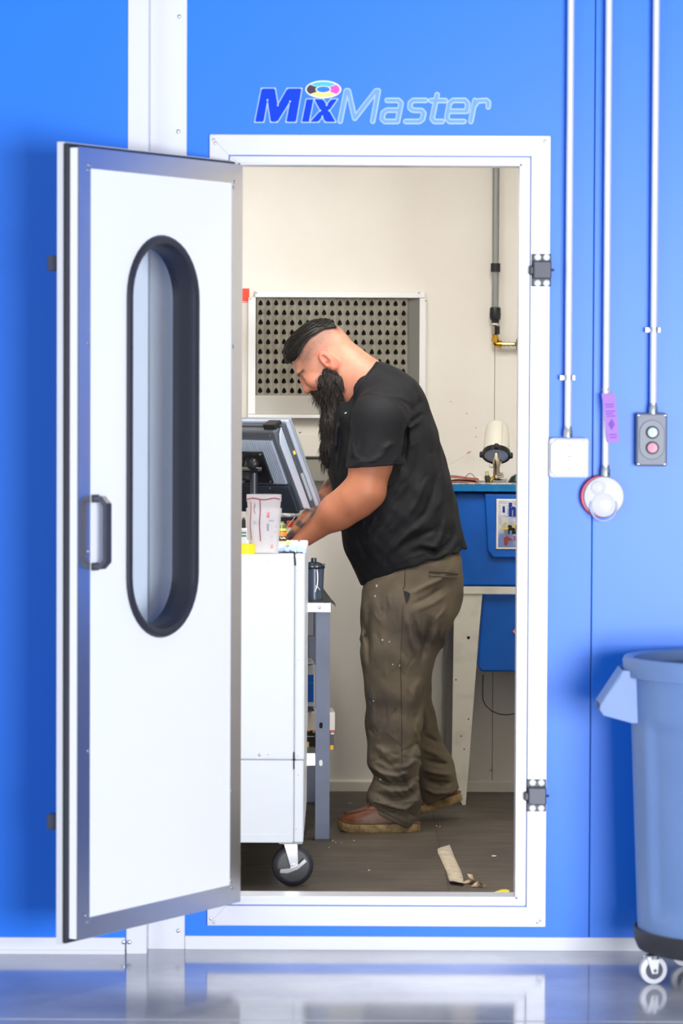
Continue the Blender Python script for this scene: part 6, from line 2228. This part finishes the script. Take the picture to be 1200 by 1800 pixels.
chain(YN, [(724, 1005, 84), (713, 1085, 77), (699, 1150, 62), (697, 1205, 53), (692, 1270, 47), (692, 1332, 45)], 0.80)
chain(YN, [(692, 1332, 45), (697, 1372, 37), (692, 1404, 46), (694, 1432, 44)], 0.85, 0.016)
chain(YR, [(724, 1005, 84), (711, 1085, 76), (702, 1150, 60), (705, 1205, 50), (722, 1270, 42), (738, 1318, 39), (758, 1352, 38), (768, 1392, 36), (772, 1412, 34)], 0.82)
T.cone(Q(727, 985), Q(720, 1030), 0.155, 0.152, 0.05, 1.16)
T.ell(Q(752, 1045), (0.115, 0.165, 0.12), None, 0.05)
tf_near = [
    # waist and pocket drags
    ([(717, 1048), (745, 1032), (775, 1020), (795, 1000)], 0.006, 0.008), ([(720, 1065), (750, 1052), (785, 1030)], -0.006, 0.008), ([(725, 1075), (760, 1062), (788, 1045)], 0.004, 0.008),
    ([(714, 1075), (722, 1120), (738, 1160)], 0.010, 0.012), ([(722, 1075), (732, 1115), (745, 1150)], -0.009, 0.010), ([(760, 1080), (752, 1120), (742, 1155), (738, 1172)], -0.010, 0.010),
    ([(775, 1085), (768, 1110), (756, 1140)], 0.006, 0.010), ([(650, 1060), (646, 1110), (648, 1150)], -0.008, 0.010),
    ([(636, 1090), (647, 1130), (648, 1180)], -0.005, 0.007),
    ([(712, 1040), (708, 1090), (705, 1150), (706, 1230), (706, 1300), (705, 1355)], -0.0025, 0.0035),
    ([(740, 1190), (728, 1215), (722, 1250)], 0.006, 0.010), ([(747, 1205), (738, 1240), (728, 1280)], -0.005, 0.009), ([(735, 1285), (730, 1310), (715, 1335)], -0.005, 0.010),
    ([(650, 1210), (655, 1250), (652, 1290)], 0.004, 0.010),
    # stacked folds above the shoe
    ([(648, 1348), (672, 1362), (700, 1366), (726, 1355)], 0.011, 0.008), ([(652, 1362), (676, 1378), (705, 1380), (730, 1370)], -0.012, 0.008),
    ([(660, 1380), (690, 1392), (716, 1390), (734, 1376)], 0.011, 0.008), ([(655, 1395), (688, 1405), (716, 1404), (735, 1392)], -0.011, 0.008),
    ([(650, 1408), (680, 1416), (712, 1424), (734, 1412)], 0.009, 0.008), ([(646, 1420), (690, 1432), (720, 1440)], -0.005, 0.007),
    ([(660, 1330), (685, 1345), (705, 1340)], -0.008, 0.009), ([(655, 1312), (676, 1324), (690, 1322)], 0.005, 0.009), ([(735, 1335), (718, 1348), (700, 1352)], 0.008, 0.008),
    ([(672, 1362), (690, 1380), (715, 1410)], 0.006, 0.006), ([(700, 1360), (715, 1385), (728, 1405)], -0.007, 0.007),
]
for _ in range(70):
    b_ = rf.uniform(1040, 1440)
    a_ = rf.uniform(640, 790) if b_ < 1130 else rf.uniform(648, 735)
    low_ = b_ > 1320
    an, ln_ = math.radians(rf.uniform(-25, 35) if low_ else rf.uniform(40, 130)), rf.uniform(14, 40)
    tf_near.append(([(a_, b_), (a_ + ln_ * math.cos(an) * .5 + rf.uniform(-2, 2), b_ + ln_ * math.sin(an) * .5), (a_ + ln_ * math.cos(an), b_ + ln_ * math.sin(an))], rf.choice((-1, 1)) * rf.uniform(.0015, .004), rf.uniform(.003, .007)))
creases(T, tf_near, YN - 0.09, (YN + YR) / 2)
tf_far = [
    ([(742, 1290), (758, 1300), (772, 1308)], -0.008, 0.008), ([(740, 1315), (760, 1322), (776, 1330)], 0.010, 0.008), ([(742, 1335), (765, 1340), (790, 1346)], -0.012, 0.008),
    ([(740, 1352), (765, 1358), (795, 1362)], 0.011, 0.008), ([(742, 1368), (766, 1376), (796, 1378)], -0.011, 0.008), ([(740, 1385), (765, 1394), (796, 1392)], 0.008, 0.008), ([(745, 1240), (752, 1265), (745, 1290)], 0.006, 0.009),
]
creases(T, tf_far, YR - 0.05, (YN + YR) / 2, near=False)
gx, gy_, gz = T.grid((slice(None),) * 3)
T.d += (0.0009 * np.sin(gx * 70 + 50 * gz) * np.sin(gz * 34 - gy_ * 60)).astype(np.float32)
# the waist narrows where the shirt hangs over it
hz_t = np.where(gx < h1[0], h1[2] + (gx - h1[0]) * sl1, h1[2] + (gx - h1[0]) * sl2)
T.d += (0.016 * np.clip((gz - hz_t + 0.010) / 0.025, 0, 1)).astype(np.float32)
# cuffs: cut along slanted hem lines
for y_, a_, b_, lo_, hi_ in ((YN, (640, 1420), (722, 1460), -9, (YN + YR) / 2 - 0.0), (YR, (736, 1424), (805, 1390), (YN + YR) / 2, 9)):
    p0_, p1_ = Q(*a_, y_ - .05), Q(*b_, y_ - .05)
    hz_ = p0_[2] + (gx - p0_[0]) * (p1_[2] - p0_[2]) / (p1_[0] - p0_[0])
    hm_ = np.where((gy_ > lo_) & (gy_ <= hi_), (hz_ - gz) * 0.85, -9) + 0 * T.d
    cav = np.maximum(T.d + 0.007, -(0.045 - np.abs(hm_)))
    T.d = np.maximum(np.maximum(T.d, hm_), -cav).astype(np.float32)
vs, fs = T.mesh()
vs = smooth_mesh(vs, fs, 1)
TROU = mat('brown_work_twill', (106, 96, 81), 0.8, var=(5, (74, 67, 62), 0.42, 0.66), bump=(420, 0.15), spec=0.3)
trousers = np_object('trousers', vs, fs, TROU, man)
bvT = BVHTree.FromPolygons([tuple(v) for v in vs], [tuple(int(i) for i in f) for f in fs])
bvS = BVHTree.FromPolygons([tuple(v) for v in sv], [tuple(int(i) for i in f) for f in sf_])


def surf(bv, px, py, lift=0.0012):
    d = ray(px, py).normalized()
    h_, n_, i_, dist = bv.ray_cast(CAM, d)
    return None if h_ is None else h_ - d * lift


def dense(pts, n=6):
    out = []
    for a, b_ in zip(pts[:-1], pts[1:]):
        out += [(a[0] + (b_[0] - a[0]) * k / n, a[1] + (b_[1] - a[1]) * k / n) for k in range(n)]
    return out + [pts[-1]]


def seam(bv, pts, r_, name, m_, par, lift=0.0006, flat=1.0):
    q_ = [surf(bv, *p, lift) for p in dense(pts)]
    q_ = [p for p in q_ if p is not None]
    if len(q_) > 2:
        return MB().tube(q_, r_, 6, flat=flat).build(name, m_, par, smooth=True)


STITCH = mat('dark_seam_thread', (64, 56, 48), 0.8)
seam(bvT, [(712, 1000), (711, 1030), (708, 1036)], 0.0016, 'pocket_edge', STITCH, trousers)
pk = seam(bvT, [(755, 1005), (780, 1006), (804, 1009)], 0.0026, 'back_pocket', STITCH, trousers)
seam(bvT, [(754, 1011), (780, 1014), (803, 1015)], 0.0022, 'pocket_welt', TROU, trousers)
seam(bvT, [(754, 1004), (754, 1016)], 0.0012, 'pocket_end', STITCH, trousers)
q_ = [surf(bvT, *p, 0.0015) for p in ((709, 1038), (715, 1040), (721, 1043), (719, 1052), (714, 1061), (711, 1050))]
MB().prism([p for p in q_ if p], (0, -0.001, 0)).build('pocket_opening', mat('pocket_shadow_cloth', (30, 30, 34), 0.8), trousers)
seam(bvT, [(708, 1062), (706, 1110), (704, 1160), (705, 1220), (706, 1290), (706, 1345)], 0.0011, 'side_seam', STITCH, trousers)
seam(bvT, [(642, 1413), (680, 1431), (719, 1450)], 0.0011, 'cuff_stitch', STITCH, trousers)
PAINT = mat('dried_paint_spot', (176, 168, 156), 0.7)
for px, py, w in ((662, 1030, 2.0), (659, 1048, 1.4), (672, 1125, 1.6), (684, 1128, 1.2), (668, 1371, 2.2), (656, 1232, 1.0), (702, 1170, 1.2), (690, 1168, 1.0)):
    p_ = surf(bvT, px, py, 0.0012)
    if p_:
        MB().ball(p_, w / 520, 8, 5, (1, .3, 1.3)).build('paint_spot', PAINT, trousers)
for px, py, w in ((651, 1236, 4.5), (653, 1222, 5.5), (652, 1260, 1.5), (661, 1254, 1.2), (660, 1160, 1.3), (702, 1110, 1.0)):
    p_ = surf(bvT, px, py, 0.0004)
    if p_:
        MB().ball(p_, w / 520, 10, 6, (1, .12, 1.2)).build('dark_stain', mat('dark_stain', (44, 44, 56), 0.6), trousers)
# shirt seams and a small tag
SEAM = mat('jersey_seam', (20, 22, 27), 0.8)
seam(bvS, [(608, 815), (640, 812), (675, 809), (705, 807)], 0.0010, 'sleeve_stitch', SEAM, shirt)
seam(bvS, [(650, 1010), (690, 993), (720, 981), (770, 968), (812, 955)], 0.0010, 'hem_stitch', SEAM, shirt)
seam(bvS, [(622, 694), (634, 674), (648, 655), (662, 638)], 0.0035, 'collar', SHIRT, shirt)
p_ = surf(bvS, 607, 726, 0.001)
if p_:
    MB().prism([p_ + Vector((-.004, 0, -.002)), p_ + Vector((.003, 0, -.001)), p_ + Vector((.005, 0, .003)), p_ + Vector((-.001, 0, .002))], (0, -.001, 0)).build('logo', mat('logo_white', (220, 222, 228), 0.6), shirt)

# ---------------------------------------------------------------- boots
LEA = mat('brown_leather', (116, 70, 44), 0.40, var=(18, (84, 48, 32), 0.45, 0.7), bump=(120, 0.2))
SOLE = mat('tan_crepe_sole', (156, 132, 90), 0.65, var=(40, (118, 96, 62), 0.42, 0.62))


def boot(name, toe, heel, lift, ycen):
    """toe and heel: where the sole's near edge meets the ground; lift raises the heel"""
    L_ = (heel - toe).length
    ex = (heel - toe).normalized()
    ey = Vector((0, 1, 0))
    ez = ex.cross(ey).normalized()
    if ez.z < 0:
        ez = -ez
    R = Matrix((ex, ey, ez)).transposed()
    root = bpy.data.objects.new(name, None)
    col.objects.link(root)
    root.parent = man
    base_ = Vector((toe.x, ycen, toe.z))
    mw = Matrix.Translation(base_) @ R.to_4x4()
    root.matrix_parent_inverse = Matrix.Identity(4)
    root.matrix_local = WM[man.name].inverted() @ mw
    WM[root.name] = mw
    out_l = [(0.0, 0.0), (0.02, 0.034), (0.06, 0.049), (0.11, 0.050), (0.16, 0.041), (0.22, 0.037), (0.262, 0.030), (0.275, 0.0)]
    sc_ = L_ / 0.275

    def wid(x):
        for (a, wa), (b_, wb_) in zip(out_l[:-1], out_l[1:]):
            if a <= x <= b_:
                t_ = (x - a) / (b_ - a)
                t_ = math.sin(t_ * math.pi / 2) if a == 0 else t_
                return wa + (wb_ - wa) * t_
        return 0.0
    n = 30
    xs_ = [0.275 * (0.5 - 0.5 * math.cos(math.pi * k / n)) for k in range(n + 1)]
    pl = [(x * sc_, -wid(x)) for x in xs_] + [(x * sc_, wid(x)) for x in xs_[-2:0:-1]]

    def rock(x):
        return 0.012 * max(0, 1 - x / 0.05) ** 2
    b_ = MB()
    m = len(pl)
    vs_ = []
    for zz, ins_ in ((0.0, 0.003), (0.004, 0.0), (0.026, 0.0), (0.030, 0.004)):
        for x, y in pl:
            s = 1 - ins_ / 0.05
            vs_.append((x * (1 - ins_ / .3) + ins_ * .5, y * s, zz * (1.0 if x < .18 else 1.12) + rock(x)))
    fs_ = [tuple(range(m - 1, -1, -1)), tuple(range(3 * m, 4 * m))]
    for i in range(3):
        for k in range(m):
            fs_.append((i * m + k, i * m + (k + 1) % m, (i + 1) * m + (k + 1) % m, (i + 1) * m + k))
    b_.add(vs_, fs_).build('sole', SOLE, root, local=True, smooth=True)
    MB().tube([(x * 0.985 + 0.003, y * 0.95, 0.031 + rock(x)) for x, y in pl], 0.0032, 8, closed=True).build('welt', mat('dark_welt', (96, 66, 40), 0.6), root, local=True, smooth=True)
    # leather upper by stations
    st_ = [(0.006, .018, .040), (0.02, .030, .058), (0.045, .042, .070), (0.075, .046, .080), (0.105, .045, .092), (0.135, .041, .112), (0.16, .039, .135), (0.20, .038, .150), (0.24, .034, .150), (0.266, .022, .148)]
    vs_, fs_ = [], []
    nn_ = 16
    for x, w, h_ in st_:
        for k in range(nn_ + 1):
            a = math.pi * k / nn_
            e_ = 0.62 if x < .12 else 0.8
            cy2 = -math.cos(a)
            sz = math.sin(a)
            vs_.append((x * sc_, w * math.copysign(abs(cy2) ** e_, cy2), 0.026 + rock(x) + (h_ - 0.03) * sz ** e_))
    for i in range(len(st_) - 1):
        for k in range(nn_):
            fs_.append((i * (nn_ + 1) + k, i * (nn_ + 1) + k + 1, (i + 1) * (nn_ + 1) + k + 1, (i + 1) * (nn_ + 1) + k))
    fs_.append(tuple(range(nn_ + 1)))
    e0 = (len(st_) - 1) * (nn_ + 1)
    fs_.append(tuple(range(e0 + nn_, e0 - 1, -1)))
    up_ = MB().add(vs_, fs_).build('upper', LEA, root, local=True, smooth=True)
    sub_ = up_.modifiers.new('smooth', 'SUBSURF')
    sub_.levels = sub_.render_levels = 1
    # moccasin seam round the toe
    ring_ = []
    for k in range(21):
        a = math.pi * (-0.5 + k / 20.0)
        x = 0.080 - 0.058 * math.cos(a)
        ring_.append((x, 0.034 * math.sin(a)))
    ring_ = [(0.12, -0.035), (0.10, -0.035)] + ring_ + [(0.10, 0.035), (0.12, 0.035)]

    def top_z(x, y):
        for (a, wa, ha), (b_, wb_, hb_) in zip(st_[:-1], st_[1:]):
            if a <= x <= b_:
                t_ = (x - a) / (b_ - a)
                w, h_ = wa + (wb_ - wa) * t_, ha + (hb_ - ha) * t_
                e_ = 0.62 if x < .12 else 0.8
                cc2 = min(abs(y) / w, 0.98) ** (1 / e_)
                return 0.026 + rock(x) + (h_ - 0.03) * math.sqrt(1 - cc2 * cc2) ** e_
        return 0.05
    MB().tube([(x * sc_, y, top_z(x, y) - 0.0006) for x, y in ring_], 0.0022, 6).build('toe_seam', mat('dark_leather_seam', (70, 36, 24), 0.6), up_, local=True, smooth=True)
    MB().prism([(0.10 * sc_, -0.016, 0.088), (0.16 * sc_, -0.016, 0.138), (0.16 * sc_, 0.016, 0.138), (0.10 * sc_, 0.016, 0.088)], (-0.003, 0, 0.003)).build('tongue', LEA, up_, local=True, bevel=.002)
    return root


gt, gh = F(593, 1463, ZF), F(738, 1463, ZF)
yb_ = 1.86
boot('boot', Vector((P(593, 1460, yb_).x, yb_, ZF)), Vector((P(738, 1460, yb_).x, yb_, ZF)), 0, yb_)
yr_ = 2.165
tz = P(700, 1446, yr_ - .04)
hz2 = P(814, 1409, yr_ - .04)
boot('boot', Vector((tz.x, yr_, ZF + 0.001)), Vector((hz2.x, yr_, hz2.z)), 1, yr_)
